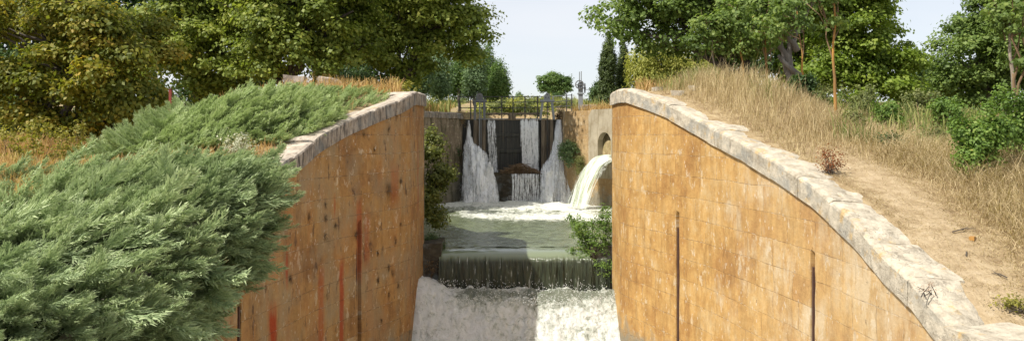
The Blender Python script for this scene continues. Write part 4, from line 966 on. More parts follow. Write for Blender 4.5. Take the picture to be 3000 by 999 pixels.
# front juniper: mound on the bank that spills over the left coping
def jsurf(y, v):
    """v 0..1 from the back of the mound over the top and down the wall"""
    w = WL(y); zc = TL(y)
    k = [0, .12, .3, .55, .72, .80, .88, 1.0]
    endf = sstep(13.4, 11.6, y)
    back = 3.9
    xo = [-w - back, -w - back * .85, -w - 2.2, -w - .9, -w - .05, -w + .22 + .1 * sstep(9, 11, y), -w + .22 + .12 * sstep(9, 11, y), -w + .0]
    hk = 1 - .75 * sstep(7.5, 11.2, y); zo = [zc - .3, zc - .08, zc + .27 * hk, zc + .55 * hk, zc + .46 * hk, zc + .02, zc - .45, zc - 1.22]
    x = np.stack([np.interp(v[i], k, [q[i] for q in xo]) for i in range(len(v))]) if False else None
    X = np.empty(len(v)); Z = np.empty(len(v))
    XO = np.array(xo); ZO = np.array(zo)
    for i in range(len(v)):
        X[i] = np.interp(v[i], k, XO[:, i]); Z[i] = np.interp(v[i], k, ZO[:, i])
    g = zc - .15
    top = np.maximum(Z - g, 0)
    Z = np.where(v < .78, g + top * (.25 + .75 * endf), zc + (Z - zc) * (.3 + .7 * endf))
    X = np.where(v > .76, X - (1 - endf) * .35, X)
    nz_ = fbm(X * .9 + 3, y * .9, Z * .9, 3, 71) - .5
    Z = Z + .30 * nz_; X = X + .40 * nz_ * sstep(.6, .85, v)
    return np.stack([X, y, Z], 1)
rs = np.random.default_rng(77)
n = 8200
yv = 4.6 + 8.6 * rs.random(n) ** .9; vv = rs.random(n) ** .85
kk = ~((vv > .72) & (yv > 12.7)); yv, vv = yv[kk], vv[kk]
P = jsurf(yv, vv); g_ = fbm(P[:, 0] * 2.6 + 9, P[:, 1] * 1.9, P[:, 2] * 2.6, 3, 87); kk = g_ > .40 + .06 * rs.random(len(P)); P, yv, vv = P[kk], yv[kk], vv[kk]; P[:, 2] += .55 * (g_[kk] - .5) * (vv < .8); P += rs.normal(size=P.shape) * np.array([.12, .12, .08]); P[:, 0] -= .18; P[:, 2] -= .07 + .15 * rs.random(len(P))
flow = fbm(P[:, 0] * .7, P[:, 1] * .7, 5, 3, 81) - .5
D = np.stack([np.full(len(P), .9), -.30 + 1.5 * flow, .34 - .34 * sstep(.72, 1, vv) + .5 * (fbm(P[:, 0] * .8, P[:, 1] * .8, 1, 2, 83) - .5)], 1) + rs.normal(size=P.shape) * .28
L = rs.uniform(.26, .55, len(P)) * np.where((rs.random(len(P)) < .07) & (P[:, 1] > 8), 1.7, 1.0) * (.62 + .38 * sstep(5.5, 9, P[:, 1])); hue = .35 * rs.random(len(P)) + .9 * fbm(P[:, 0] * .8, P[:, 1] * .8, P[:, 2], 3, 85)
gy, gv = np.meshgrid(np.linspace(4.4, 12.2, 60), np.linspace(0, 1, 40), indexing='ij')
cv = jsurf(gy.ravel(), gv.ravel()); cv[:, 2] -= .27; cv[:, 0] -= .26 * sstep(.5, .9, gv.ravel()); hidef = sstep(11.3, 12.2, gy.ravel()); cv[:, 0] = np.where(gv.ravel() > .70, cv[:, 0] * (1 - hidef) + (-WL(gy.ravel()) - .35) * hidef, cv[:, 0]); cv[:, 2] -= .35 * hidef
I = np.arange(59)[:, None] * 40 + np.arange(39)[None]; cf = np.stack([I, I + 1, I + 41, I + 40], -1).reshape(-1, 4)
stm = []
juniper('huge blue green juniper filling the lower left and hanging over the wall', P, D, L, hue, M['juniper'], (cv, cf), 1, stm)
# rear juniper behind the coping
def mound(cx, cy, rx, ry, h, n, seed, mode=0):
    rs = np.random.default_rng(seed); a = rs.random(n) * 2 * math.pi; r = np.sqrt(rs.random(n))
    x = cx + rx * r * np.cos(a); y = cy + ry * r * np.sin(a)
    if True:
        k = (-x - WL(y)) > .30 + .1 * rs.random(n); x, y, r = x[k], y[k], r[k]
    z = gh(x, y) + h * (1 - r ** 2.2) * (.7 + .6 * fbm(x, y, 0, 3, seed)) - .05 - .12 * rs.random(len(x))
    return np.stack([x, y, z], 1)
parts = [mound(-5.6, 15.8, 2.1, 1.7, .40, 1250, 201), mound(-4.7, 17.7, 1.9, 1.3, .13, 600, 202), mound(-6.7, 14.7, 1.2, .8, .35, 320, 203)]
P = np.concatenate(parts); rs = np.random.default_rng(88)
D = np.stack([np.full(len(P), .75), rs.normal(size=len(P)) * .35 - .2, .45 + rs.normal(size=len(P)) * .25], 1); D[:, 0] += np.where(P[:, 0] < -6.3, -1.3, 0) * (rs.random(len(P)) < .6)
L = rs.uniform(.3, .55, len(P)) * np.where(P[:, 1] > 16.8, .7, 1); hue = .4 * rs.random(len(P)) + .8 * fbm(P[:, 0], P[:, 1], 0, 3, 89)
gx, gy = np.meshgrid(np.linspace(-8.2, -2.7, 50), np.linspace(13, 19.2, 50), indexing='ij')
hz = np.zeros_like(gx)
for (cx, cy, rx, ry, h) in ((-5.6, 15.8, 2.1, 1.7, .40), (-4.7, 17.7, 1.9, 1.3, .13), (-6.7, 14.7, 1.2, .8, .35)):
    q_ = ((gx - cx) / rx) ** 2 + ((gy - cy) / ry) ** 2; hz = np.maximum(hz, h * .8 * np.clip(1 - q_, 0, 1) ** .6)
hz *= sstep(.35, .9, -gx - WL(gy))
cv = np.stack([gx, gy, gh(gx, gy) + hz - .14], -1).reshape(-1, 3)
I = np.arange(49)[:, None] * 50 + np.arange(49)[None]; cf = np.stack([I, I + 1, I + 51, I + 50], -1).reshape(-1, 4)
ok_ = (-cv[:, 0] - WL(cv[:, 1])) > .35; cf = cf[ok_[cf].all(1)]
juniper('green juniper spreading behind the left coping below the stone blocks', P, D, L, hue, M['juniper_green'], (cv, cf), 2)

# ------------------------------------------------------------------ grasses and weeds
def blades(name, label, x, y, h, mat, seed, w=.009, lean=.25, cat='grass', zoff=0, heads=True, parent=None):
    rs = np.random.default_rng(seed); n = len(x); z = gh(x, y) - .02 + zoff
    b = np.stack([x, y, z], 1); a = rs.random(n) * 2 * math.pi; s = np.stack([np.cos(a), np.sin(a), np.zeros(n)], 1) * (w * rs.uniform(.5, 1.3, n))[:, None]
    ld = rs.normal(size=(n, 2)) * lean; m_ = b + np.stack([ld[:, 0] * h * .35, ld[:, 1] * h * .35, h * .6], 1); tp = b + np.stack([ld[:, 0] * h, ld[:, 1] * h, h * (1 - .25 * np.minimum(1, np.abs(ld).sum(1)))], 1)
    V = np.stack([b - s, b + s, m_ + s * .7, m_ - s * .7, tp + s * .25, tp - s * .25], 1).reshape(-1, 3)
    i = (np.arange(n) * 6)[:, None]; Fq = np.concatenate([i + np.array([[0, 1, 2, 3]]), i + np.array([[3, 2, 4, 5]])])
    rnd = np.clip(np.repeat(rs.random(n) * .8 + .3 * (fbm(x * .7, y * .7, 0, 3, seed) - .3), 6), 0, 1)
    return tag(mesh(name, V, Fq, mat, attrs={'rnd': rnd}), label, cat, kind='stuff')
def scatter(n, x0, x1, y0, y1, dens, seed):
    rs = np.random.default_rng(seed); x = rs.uniform(x0, x1, n); y = y0 + (y1 - y0) * rs.random(n) ** 1.2
    off = np.where(x > 0, x - WR(y), -x - WL(y)); k = (off > .5) & (rs.random(n) < dens(x, y)); return x[k], y[k], rs
def dn(x, y): return sstep(.35, .6, fbm(x * .8, y * .8, 0, 3, 91)) * .9 + .1
# tall dry grass on the right bank
x, y, rs = scatter(90000, 2.7, 13, 12.2, 27, lambda x, y: (.25 + .75 * dn(x, y)) * np.clip(1 - pathmask(x, y) * 1.4, 0, 1) * sstep(-.1, .4, x - WR(y) - .45) * (1 - .85 * sstep(7.2, 9.5, x)), 1)
tall = .13 + .44 * sstep(.6, 1.8, x - WR(y)) * sstep(12.5, 16, y) * (1 - .75 * sstep(5.0, 7.0, x))
blades('dry_grass', 'tall straw coloured grass on the bank above the right coping', x, y, tall * rs.uniform(.35, 1.15, len(x)) * np.where(rs.random(len(x)) < .03, 1.6, 1), M['dry_grass'], 2, .0048)
x, y, rs = scatter(125000, 4.3, 11, 6.6, 15.5, lambda x, y: np.clip(1 - pathmask(x, y) * 1.15, .02, 1) * (.3 + .7 * dn(x + 3, y)), 3)
blades('dry_grass', 'short dry grass on both sides of the worn path', x, y, (.05 + .34 * sstep(.2, 1.2, np.abs(x - 4.98) - .3)) * rs.uniform(.3, 1.5, len(x)), M['dry_grass'], 4, .004, .7)
x, y, rs = scatter(30000, 4.4, 6.2, 6.6, 13, lambda x, y: .25 + .75 * dn(x * 2, y * 2), 5)
blades('straw_litter', 'flattened straw lying on the worn path', x, y, .01 + .04 * rs.random(len(x)), M['dry_grass'], 6, .003, 1.6)
x, y, rs = scatter(80000, 6.5, 34, 12, 42, lambda x, y: (.75 + .75 * sstep(.42, .58, fbm(x * .45, y * .3, 0, 3, 93))) * sstep(6.5, 9, x), 7)
blades('meadow_grass', 'green and straw weeds in the meadow right of the path', x, y, .2 + .35 * rs.random(len(x)), M['green_grass'], 8, .014)
x, y, rs = scatter(40000, 6.5, 34, 11, 42, lambda x, y: .4 * sstep(.45, .6, fbm(x * .4, y * .3, 2, 3, 95)), 9)
blades('dry_grass', 'pale dry grass among the meadow weeds on the right', x, y, .15 + .35 * rs.random(len(x)), M['dry_grass'], 10, .012)
x, y, rs = scatter(16000, 2.9, 8, 14, 26, lambda x, y: sstep(.52, .62, fbm(x * .8, y * .6, 4, 3, 97)) * sstep(.6, 1.6, x - WR(y)), 21)
blades('green_weeds', 'thin green weeds scattered in the straw coloured bank', x, y, .25 + .4 * rs.random(len(x)), M['green_grass'], 22, .007)
# left side
x, y, rs = scatter(60000, -13, -3.2, 11.5, 19.5, lambda x, y: (.35 + .65 * dn(x, y)) * (1 - .93 * sstep(14.0, 14.6, y) * sstep(-7.6, -7.0, x)), 11)
blades('dry_grass', 'orange dry grass beyond the front juniper on the left', x, y, (.18 + .25 * sstep(-6, -9, x)) * rs.uniform(.5, 1.3, len(x)), M['gold_grass'], 12, .009)
x, y, rs = scatter(22000, -8, -2.3, 19.2, 34, lambda x, y: .35 + .65 * dn(x, y), 13)
blades('dry_grass', 'golden dry grass behind the far end of the left coping', x, y, .15 + .4 * rs.random(len(x)), M['gold_grass'], 14, .01)
x, y, rs = scatter(26000, 2.3, 9, 19, 40, lambda x, y: .35 + .65 * dn(x, y), 15)
blades('dry_grass', 'golden dry grass between the right chamber wall and the cypresses', x, y, .15 + .35 * rs.random(len(x)), M['gold_grass'], 16, .011)
x, y, rs = scatter(26000, -9, 14, 37, 105, lambda x, y: .4 + .6 * dn(x * .3, y * .3), 17)
blades('field_grass', 'green and golden grass of the field beyond the gate', x, y, .35 + .7 * rs.random(len(x)), M['green_grass'], 18, .035)
x, y, rs = scatter(14000, -9, 14, 37, 80, lambda x, y: .4 + .6 * dn(x * .3, y * .3), 19)
blades('field_grass', 'rusty dry grass of the field beyond the gate', x, y, .3 + .5 * rs.random(len(x)), M['gold_grass'], 20, .03)

# weeds: leafy stems
def weed(name, label, p, q, Y, w, h, m_, seed, n=26, size=.06, group=None, base=None):
    x = px(p, Y); g = gh(x, Y) if base is None else base
    return shrub(name, label, 'weeds', (x, Y, g), [(x, Y, g + h * .62, w, w, h * .45), (x, Y, g + h * .3, w * .8, w * .8, h * .3)], n, 18, size, M[m_], .1, seed, group, stems=16, stem_r=.007)
for i, (p, Y, w, h, m_, lab) in enumerate(((35, 17, .55, 1.3, 'yellow_leaf', 'yellow flowering weed at the left picture edge'), (100, 16.5, .5, 1.35, 'yellow_leaf', 'yellow weed second from the left picture edge'), (170, 17, .45, 1.2, 'yellow_leaf', 'tall yellow weed in the middle of its row'), (235, 17.5, .38, 1.1, 'yellow_leaf', 'thin yellow weed at the right end of its row'), (300, 17, .3, .5, 'red_leaf', 'low rusty weed left of the rear juniper'), (360, 17, .4, .4, 'red_leaf', 'low rusty orange weed beside the rear juniper'))):
    weed('yellow_weed' if i < 4 else 'rusty_weed', lab, p, 0, Y, w, h, m_, 210 + i, 60, .055)
weed('umbel_weed', 'pale flowering umbel weed between the two junipers', 690, 0, 13.6, .32, .42, 'flower', 220, 60, .035)
weed('umbel_weed', 'golden bush by the trunk behind the far left coping', 1170, 0, 28, .8, .9, 'yellow_leaf', 221, 80, .07)
weed('twiggy_weed', 'bare twiggy weed between the two stone blocks', 915, 0, 21.3, .16, .75, 'brown_leaf', 222, 8, .03)
weed('red_weed', 'rusty red seedling growing beside the right coping and the path', 2432, 0, 11.7, .22, .42, 'red_leaf', 223, 34, .028)
weed('red_weed', 'reddish dry sprig on the coping near the lower right corner', 2722, 0, 8.25, .14, .12, 'red_leaf', 224, 6, .012, base=float(TR(8.25)) + .0)
weed('yellow_herb', 'bright yellow green herb at the right edge of the path', 2990, 0, 8.1, .26, .14, 'yellow_leaf', 225, 34, .03)
# bushes on the right
def bush(label, p, q, Y, wpx, hpx, m_, seed, n=240, size=.055, group='green bushes in the right meadow'):
    x = px(p, Y); g = gh(x, Y)
    W, H = wpx / F * Y, hpx / F * Y
    rsb = np.random.default_rng(seed); lo = [(x, Y, g + H * .42, W * .6, W * .5, H * .36)]
    for k in range(5): lo.append((x + rsb.uniform(-.7, .7) * W, Y + rsb.uniform(-.4, .4) * W, g + H * rsb.uniform(.25, .8), W * .28, W * .28, H * .2))
    for k in range(9): lo.append((x + rsb.uniform(-1, 1) * W, Y + rsb.uniform(-.4, .4) * W, g + H * rsb.uniform(.55, 1.0), W * .09, W * .09, H * rsb.uniform(.1, .2)))
    return shrub('meadow_bush', label, 'bush', (x, Y, g), lo, n, 22, size, M[m_], .16, seed, group, stems=30, stem_r=.014)
bush('large leafy green bush beside the path at the right picture edge', 2870, 0, 11.6, 85, 215, 'bush_leaf', 301, 420, .05)
bush('tall bush cut by the right picture edge in front of the pale trunk', 2985, 0, 12.2, 60, 230, 'bush_leaf', 302, 300, .05)
bush('dark green bush at the foot of the orange trunked tree', 2352, 0, 17.5, 36, 85, 'dark_leaf', 303, 200, .06)
bush('mid green weedy bush left of the orange trunk', 2080, 0, 20, 40, 75, 'olive_leaf', 304, 120, .05)
bush('olive bush behind the orange trunk', 2520, 0, 19, 60, 90, 'olive_leaf', 305, 160, .06)
bush('low green bush in the meadow right of the orange trunk', 2600, 0, 17, 45, 70, 'bush_leaf', 306, 130, .05)
bush('dark low bush at the edge of the grass by the path', 2610, 0, 13.8, 30, 45, 'dark_leaf', 307, 80, .045)
bush('yellowish bush in the middle of the meadow', 2690, 0, 19, 60, 90, 'olive_leaf', 308, 150, .06)
bush('green bush in the meadow left of the large leafy one', 2770, 0, 17, 50, 90, 'bush_leaf', 309, 150, .055)
bush('olive bush far back in the meadow below the olive tree', 2840, 0, 25, 70, 80, 'olive_leaf', 310, 150, .08)
bush('green bush on top of the grass bank below the brown trunk', 2230, 0, 20, 60, 70, 'bush_leaf', 311, 150, .05)
bush('olive bush at the foot of the willow', 1960, 0, 34, 80, 45, 'olive_leaf', 312, 140, .1)
bush('olive bush between the cypresses and the coping', 1870, 0, 30, 60, 35, 'olive_leaf', 313, 110, .09)
bush('green bush right of the thick grey trunk', 2420, 0, 22, 60, 90, 'bush_leaf', 314, 160, .06)
for i, (p, Y, wp, hp, m_, lab) in enumerate(((2010, 24, 40, 70, 'olive_leaf', 'olive weedy bush at the left foot of the grassy bank'), (2150, 21.5, 35, 85, 'olive_leaf', 'olive bush among the slender trees above the bank'), (2290, 22, 40, 90, 'bush_leaf', 'green bush between the brown and orange trunks'), (2400, 18.5, 35, 80, 'olive_leaf', 'olive bush just left of the tall orange trunk'), (2500, 15.5, 26, 60, 'olive_leaf', 'olive weedy clump at the right foot of the grassy bank'), (2580, 23, 50, 80, 'bush_leaf', 'green bush below the bright leafy tree'), (2730, 15.0, 34, 70, 'olive_leaf', 'olive weedy clump in the near meadow'))):
    bush(lab, p, 0, Y, wp, hp, m_, 340 + i, 120, .05)
for i, (p, Y, wp, hp, lab) in enumerate(((2680, 30, 120, 75, 'dark undergrowth below the bright leafy tree'), (2800, 34, 130, 80, 'dark undergrowth below the olive tree'), (2960, 33, 120, 90, 'dark undergrowth behind the pale trunk'))):
    bush(lab, p, 0, Y, wp, hp, 'dark_leaf', 320 + i, 260, .12, 'dark undergrowth behind the meadow')

# ------------------------------------------------------------------ loose stones and the post
def rock(name, label, c, d, mat, seed, cat='stone block', rz=0, rough=.03):  # irregular block
    rs = np.random.default_rng(seed); nn = 7; V = {}; L = []; Fc = []
    def P(i, j, k):
        if (i, j, k) in V: return V[(i, j, k)]
        p = np.array([i / nn - .5, j / nn - .5, k / nn]); e = (abs(p[0]) > .49) + (abs(p[1]) > .49) + (p[2] > .99)
        q = p * np.array(d)
        if e >= 2: q[:2] *= .96; q[2] *= .97
        q = q + rough * (np.array([vnoise(q[0] * 4, q[1] * 4, q[2] * 4, seed), vnoise(q[0] * 4, q[1] * 4, q[2] * 4, seed + 1), vnoise(q[0] * 4, q[1] * 4, q[2] * 4, seed + 2)]) - .5) * 2
        V[(i, j, k)] = len(L); L.append(q); return V[(i, j, k)]
    for a in range(nn):
        for b_ in range(nn):
            for s_ in (0, nn):
                Fc.append([P(s_, a, b_), P(s_, a + 1, b_), P(s_, a + 1, b_ + 1), P(s_, a, b_ + 1)]); Fc.append([P(a, s_, b_), P(a + 1, s_, b_), P(a + 1, s_, b_ + 1), P(a, s_, b_ + 1)]); Fc.append([P(a, b_, s_), P(a + 1, b_, s_), P(a + 1, b_ + 1, s_), P(a, b_ + 1, s_)])
    o = mesh(name, L, Fc, mat); o.location = c; o.rotation_euler = (0, 0, rz); return tag(o, label, cat)
gz = float(gh(px(865, 21), 21)); rock('stone_block', 'flat topped stone block at the left of the two above the rear juniper', (px(865, 21), 21, gz - .1), (.5, .45, pz(224, 21) - gz + .1), M['block'], 1, rz=.1)
rock('stone_block', 'chipped stone block at the right of the two above the rear juniper', (px(961, 21), 21, gz - .1), (.48, .45, pz(229, 21) - gz + .1), M['block'], 3, rz=.35, rough=.07)
rock('stone_block', 'rounded pale stone at the lower right corner at the end of the coping', (4.42, 7.1, -2.66), (.74, 1.0, .90), M['coping_r'], 5, rz=.25, rough=.03)
for i, (p, Y, s_, lab) in enumerate(((1985, 17.2, .16, 'small pale rock at the start of the coping by the grass'), (2030, 17.6, .14, 'small pale rock in the grass behind the far coping'), (1925, 18.3, .15, 'small flat rock behind the coping near the cypress'), (2708, 12.2, .05, 'small orange stone lying on the path'), (2845, 9.5, .055, 'flat brown stone lying on the path'))):
    x = px(p, Y); rock('small_rock', lab, (x, Y, float(gh(x, Y)) - .02), (s_ * 1.6, s_, s_ * .8), M['coping_r'] if i < 3 else M['bark_orange'], 10 + i, 'rock', rz=i)
Y = 19.0; x = px(499, Y); zt = pz(263, Y); zb = float(gh(x, Y))
mp = thing('marker_post', 'thin dark red metal post in front of the dark trees', 'post', (x, Y, zb))
b = MB(); b.box((0, 0, (zt - zb) / 2 - .05), (.055, .055, zt - zb + .1)); b.build('post', M['red_paint'], mp, .004)
b = MB(); b.box((0, 0, zt - zb + .008), (.062, .062, .03)); b.build('cap', M['rust'], mp, .004)
# twigs on the path
for i, (p, Y, l, a) in enumerate(((2790, 9.6, .35, .4), (2830, 9.1, .28, 1.2), (2950, 8.6, .25, 1.9))):
    x = px(p, Y); b = MB(); c = np.array([x, Y, float(gh(x, Y)) + .02]); e = np.array([math.cos(a), math.sin(a) * .6, .08]) * l
    b.tube([(0, 0, 0), tuple(e * .5 + np.array([0, 0, .02])), tuple(e)], [.008, .006, .003], 5); b.tube([tuple(e * .4), tuple(e * .8 + np.array([.02, .08, .03]))], [.005, .002], 4)
    o = b.build('twig', M['bark_dark']); o.location = c; tag(o, ['longest forked twig lying on the path near the bush', 'short twig lying in the middle of the path', 'twig lying on the path by the yellow herb'][i], 'twig')

# ------------------------------------------------------------------ sluice gate, hoists, railing, winch
G = 36.0
sg = thing('sluice_gate', 'dark wet timber gate boards holding back the upper water', 'gate', (0, G, -1.6))
b = MB(); xs = np.arange(px(1352, G), px(1648, G), .2285)
for k, xx in enumerate(xs): b.box((xx + .115, .02 * (k % 2), 1.115), (.228, .10, 2.27), j=.004)
o = b.build('boards', M['timber'], sg)
for nm, z, m_, d in (('crest_plate', pz(349, G) + 1.6, 'steel_light', .04), ('cross_beam', .9, 'timber', .16), ('cross_beam', 1.6, 'timber', .16)):
    b = MB(); b.box((px(1503, G), -.10 if nm == 'cross_beam' else -.02, z), (px(1606, G) - px(1400, G), .12 if nm == 'cross_beam' else .2, d)); b.build(nm, M[m_], sg, .01)
b = MB(); b.box((px(1500, G), -.05, pz(341, G) + 1.6), (.32, .28, .28), j=.01); b.build('centre_block', M['grey_timber'], sg, .01)
def hoist(label, pc, plate, splay, gr='gate hoist frames'):
    x0 = px(pc, G); r = thing('hoist_frame', label, 'hoist frame', (x0, G - .35, -.9), group=gr)
    zt = pz(300, G) + .9; zc = pz(352, G) + .9
    for s_ in (-1, 1):
        b = MB(); xt, xb = s_ * (.20), s_ * (.20 + splay)
        b.add([(xt - .05, -.08, zt), (xt + .05, -.08, zt), (xt + .05, .08, zt), (xt - .05, .08, zt), (xb - .05, -.1, zc), (xb + .05, -.1, zc), (xb + .05, .1, zc), (xb - .05, .1, zc)], [[0, 1, 2, 3], [7, 6, 5, 4], [0, 4, 5, 1], [1, 5, 6, 2], [2, 6, 7, 3], [3, 7, 4, 0]])
        b.build('leg', M['steel_light'] if splay > .03 else M['steel'], r, .006)
    b = MB(); b.box((0, 0, zt + .045), (.62, .26, .09)); b.build('crossbeam', M['steel_light'] if splay > .03 else M['steel'], r, .01)
    b = MB()
    h = pz(273, G) - pz(294, G)
    if plate == 'peak': poly = [(-.14, 0), (.14, 0), (.13, h * .62), (.02, h), (-.02, h), (-.13, h * .62)]
    else: poly = [(-.15, 0)] + [(.15 * -math.cos(a), h * .5 + h * .45 * math.sin(a)) for a in np.linspace(0, math.pi, 9)] + [(.15, 0)]
    b.prism([(x_, z_ + zt + .092) for x_, z_ in poly], -.05, .05); pl = b.build('gear_plate', M['steel_light'] if splay > .03 else M['steel'], r)
    for (hx, hz_) in ((0, .22), (-.06, .1), (.06, .1)) if plate == 'peak' else ((0, .17),):
        b = MB(); b.tube([(hx, -.075, zt + .092 + hz_), (hx, -.045, zt + .092 + hz_)], .022, 10); b.build('bolt', M['steel_dark'], r)
    b = MB(); b.tube([(0, -.1, zt + .05), (0, -.1, -.7)], .025, 8); b.tube([(.07, -.09, zt), (.07, -.09, .2)], .014, 6); b.build('lifting_screw', M['steel_dark'] if plate == 'peak' else M['steel_light'], r)
    b = MB()
    for s_ in (-1, 1): b.box((s_ * (.19), 0, (zc - 1.2) / 2), (.14, .2, zc + 1.2), j=.012)
    b.box((0, .14, (zc - 1.2) / 2 + .0), (.42, .08, zc + 1.15)); b.build('timber_post', M['grey_timber'], r, .012)
    return r
hoist('dark left hoist frame with a rounded gear plate on top', 1406, 'round', .01)
hoist('pale right hoist frame with a peaked gear plate and splayed legs', 1602, 'peak', .10)
# walkway beam and railing behind the hoists
wb = MB(); wb.box((px(1503, G + .2), G + .25, pz(334, G + .2)), (px(1584, G) - px(1424, G), .3, .09)); tag(wb.build('walkway_beam', M['grey_timber'], None, .01), 'narrow grey timber walkway beam joining the two hoist frames', 'walkway')
rl = thing('railing', 'thin dark metal railing with three bars behind the hoist frames', 'railing', (0, 36.9, .9)); YR = 36.9
for q0, q1 in ((284, 283), (300, 299), (316, 314)):
    b = MB(); b.tube([(px(1345, YR), 0, pz(q0, YR) - .9), (px(1500, YR), 0, pz(q0, YR) - .9), (px(1622, YR), 0, pz(q1, YR) - .9)], .02, 6); b.build('rail', M['steel_dark'], rl)
    b = MB(); b.tube([(px(1622, YR), 0, pz(q1, YR) - .9), (px(1676, YR), .6, pz(q1 - 4, YR + .6) - .9)], .02, 6); b.build('rail', M['steel_light'], rl)
for p in (1345, 1379, 1421, 1470, 1503, 1538, 1575, 1620):
    b = MB(); b.box((px(p, YR), 0, (pz(282, YR) - .9) / 2 - .1), (.05, .05, pz(282, YR) - .9 + .2)); b.build('railing_post', M['steel_dark'] if p != 1620 else M['steel_light'], rl)
for p in (1660, 1675):
    b = MB(); b.box((px(p, YR + .5), .5, (pz(278, YR) - .9) / 2 - .05), (.05, .05, pz(276, YR) - .9 + .2)); b.build('railing_post', M['steel_dark'], rl)
# winch on its column
Yw = 36.4; xw = px(1701, Yw); zg = float(gh(xw, Yw))
w = thing('gate_winch', 'grey geared hand winch on a column with twin rods, right of the gate', 'winch', (xw, Yw, zg)); zz = lambda q: pz(q, Yw) - zg
b = MB(); b.box((0, 0, zz(292) - .1), (.19, .19, zz(274) - zz(312) + .2)); b.box((0, 0, zz(275)), (.28, .26, .07)); b.box((0, 0, zz(272)), (.2, .22, .06)); b.build('column', M['steel_light'], w, .01)
b = MB(); b.box((.0, .0, zz(263)), (.20, .2, .2)); b.prism([(-.13, zz(258)), (.11, zz(258)), (.13, zz(246)), (.06, zz(240)), (-.06, zz(240)), (-.14, zz(247))], -.09, .09); b.build('gearbox', M['steel_light'], w, .012)
b = MB(); cz = zz(249)
for k in range(28):
    a0, a1 = 2 * math.pi * k / 28, 2 * math.pi * (k + 1) / 28
    for (r0, r1, y0, y1) in ((.15, .19 + .012 * (k % 2), -.12, -.16),):
        V = [(-.06 + r_ * math.cos(a), yy_, cz + r_ * math.sin(a)) for yy_ in (y0, y1) for (r_, a) in ((r0, a0), (r1, a0), (r1, a1), (r0, a1))]
        b.add(V, [[0, 1, 2, 3], [7, 6, 5, 4], [1, 5, 6, 2], [0, 3, 7, 4]])
for a in (0, math.pi / 2, math.pi, 3 * math.pi / 2): b.tube([(-.06, -.14, cz), (-.06 + .17 * math.cos(a), -.14, cz + .17 * math.sin(a))], .018, 6)
b.tube([(-.06, -.18, cz), (-.06, .0, cz)], .045, 10); b.build('gear_wheel', M['steel'], w)
b = MB(); cz2 = zz(259)
for k in range(20):
    a0, a1 = 2 * math.pi * k / 20, 2 * math.pi * (k + 1) / 20; b.tube([(.19, .22 * math.cos(a0), cz2 + .22 * math.sin(a0)), (.19, .22 * math.cos(a1), cz2 + .22 * math.sin(a1))], .016, 5)
for a in np.arange(0, 2 * math.pi, math.pi / 3): b.tube([(.19, 0, cz2), (.19, .21 * math.cos(a), cz2 + .21 * math.sin(a))], .012, 5)
b.tube([(.08, 0, cz2), (.24, 0, cz2)], .025, 8); b.build('hand_wheel', M['steel_dark'], w)
b = MB(); b.tube([(.19, -.02, zz(263)), (.36, -.05, zz(263))], .012, 6); b.build('crank_handle', M['steel_dark'], w)
for dx in (-.05, .03):
    b = MB(); b.box((dx, .0, (zz(240) + zz(212 if dx < 0 else 209)) / 2), (.035, .05, zz(210) - zz(240))); b.build('lifting_rod', M['steel_light'], w)
b = MB(); b.box((px(1725, Yw), Yw + .1, pz(312, Yw) - .06), (.62, .5, .24), j=.02); tag(b.build('concrete_plinth', M['block'], None, .02), 'low concrete plinth beside the gate winch', 'plinth')
# debris caught on the ledge
dn_ = thing('debris_pile', 'matted brown twigs and reeds caught on the ledge below the gate', 'debris', (px(1525, 34.9), 34.95, -1.68)); rs = np.random.default_rng(3)
b = MB(); n = 260
for k in range(n):
    a = rs.uniform(0, math.pi); r = np.array([rs.normal() * .42, rs.normal() * .14, 0]); hh = .42 * math.exp(-(r[0] / .6) ** 2); c = r + np.array([0, 0, hh * rs.random() + .02]); l = rs.uniform(.1, .34); d = np.array([math.cos(a), math.sin(a) * .5, rs.normal() * .18]) * l
    b.tube([tuple(c - d), tuple(c + np.array([0, 0, .03])), tuple(c + d)], [.006, .011, .005], 4, False)
b.build('twigs', M['bark_twig'], dn_)
P = np.stack([rs.normal(size=900) * .42, rs.normal(size=900) * .15, np.zeros(900)], 1); P[:, 2] = .36 * np.exp(-(P[:, 0] / .6) ** 2) * rs.random(900) ; V, Fc = leaf_quads(P, .07, .3, 3, rs)
mesh('dead_leaves', V, Fc, M['brown_leaf'], dn_, attrs={'rnd': np.repeat(rs.random(900) * .7, 4)})

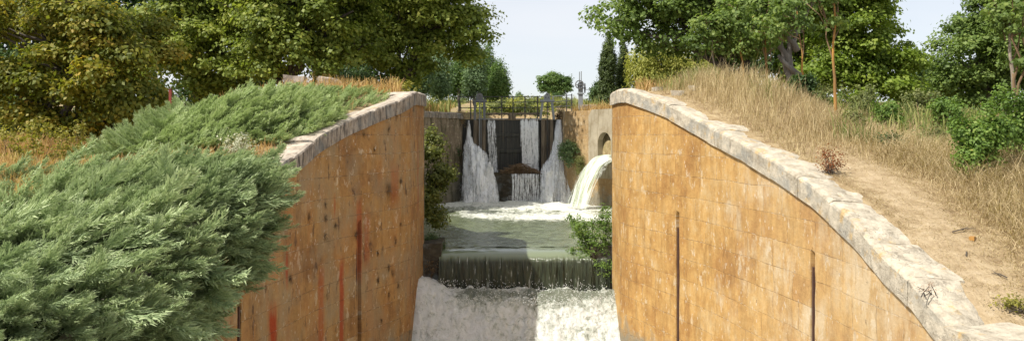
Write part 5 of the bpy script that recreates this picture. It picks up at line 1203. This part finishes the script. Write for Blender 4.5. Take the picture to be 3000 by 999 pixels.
# ------------------------------------------------------------------ light, sky, camera
SUN_EL = R(52.5); SDX, SDY = -.88, -.50            # direction towards the sun in plan
az = math.atan2(SDX, SDY)                        # clockwise from +Y
sd = bpy.data.lights.new('sun', 'SUN'); sd.energy = 4.2; sd.angle = R(.53); sd.color = (1, .955, .87)
so = bpy.data.objects.new('sun', sd); COL.objects.link(so)
from mathutils import Vector
L3 = math.hypot(SDX, SDY); dirv = Vector((SDX / L3 * math.cos(SUN_EL), SDY / L3 * math.cos(SUN_EL), math.sin(SUN_EL)))
so.rotation_euler = dirv.to_track_quat('Z', 'Y').to_euler(); so.location = (0, 0, 50)
wd = bpy.data.worlds.new('World'); scene.world = wd; wd.use_nodes = True; nt = wd.node_tree; nt.nodes.clear()
out = nt.nodes.new('ShaderNodeOutputWorld'); bg = nt.nodes.new('ShaderNodeBackground'); sky = nt.nodes.new('ShaderNodeTexSky')
sky.sky_type = 'NISHITA'; sky.sun_disc = False; sky.sun_elevation = SUN_EL; sky.sun_rotation = az; sky.altitude = 700; sky.air_density = 1.0; sky.dust_density = 1.4; sky.ozone_density = 1.0
tc = nt.nodes.new('ShaderNodeTexCoord'); mp_ = nt.nodes.new('ShaderNodeMapping'); mp_.inputs['Scale'].default_value = (1.2, 1.2, 4.5)
nz = nt.nodes.new('ShaderNodeTexNoise'); nz.inputs['Scale'].default_value = 2.2; nz.inputs['Detail'].default_value = 6; nz.inputs['Distortion'].default_value = .6
rp = nt.nodes.new('ShaderNodeValToRGB'); rp.color_ramp.elements[0].position = .3; rp.color_ramp.elements[0].color = (.6,) * 3 + (1,); rp.color_ramp.elements[1].position = .68; rp.color_ramp.elements[1].color = (.88,) * 3 + (1,)
mx = nt.nodes.new('ShaderNodeMix'); mx.data_type = 'RGBA'; mx.inputs[7].default_value = (6.3, 6.35, 6.55, 1)
nt.links.new(tc.outputs['Generated'], mp_.inputs[0]); nt.links.new(mp_.outputs[0], nz.inputs['Vector']); nt.links.new(nz.outputs['Fac'], rp.inputs[0])
nt.links.new(rp.outputs[0], mx.inputs[0]); nt.links.new(sky.outputs[0], mx.inputs[6]); nt.links.new(mx.outputs[2], bg.inputs[0])
bg.inputs[1].default_value = .1; nt.links.new(bg.outputs[0], out.inputs[0])
cam = bpy.data.cameras.new('camera'); co = bpy.data.objects.new('camera', cam); COL.objects.link(co)
cam.sensor_width = 36; cam.lens = 36 * F / 3000; cam.clip_end = 3000; cam.clip_start = .1
co.location = (0, 0, 0); co.rotation_euler = (R(90), 0, 0); cam.shift_y = -(499.5 - HZ) / 3000
scene.camera = co
vs = scene.view_settings; vs.view_transform = 'Standard'; vs.look = 'None'; vs.exposure = 0.6; vs.gamma = 1; vs.use_curve_mapping = False
scene.cycles.max_bounces = 6; scene.cycles.transparent_max_bounces = 12; scene.cycles.diffuse_bounces = 3; scene.cycles.glossy_bounces = 2
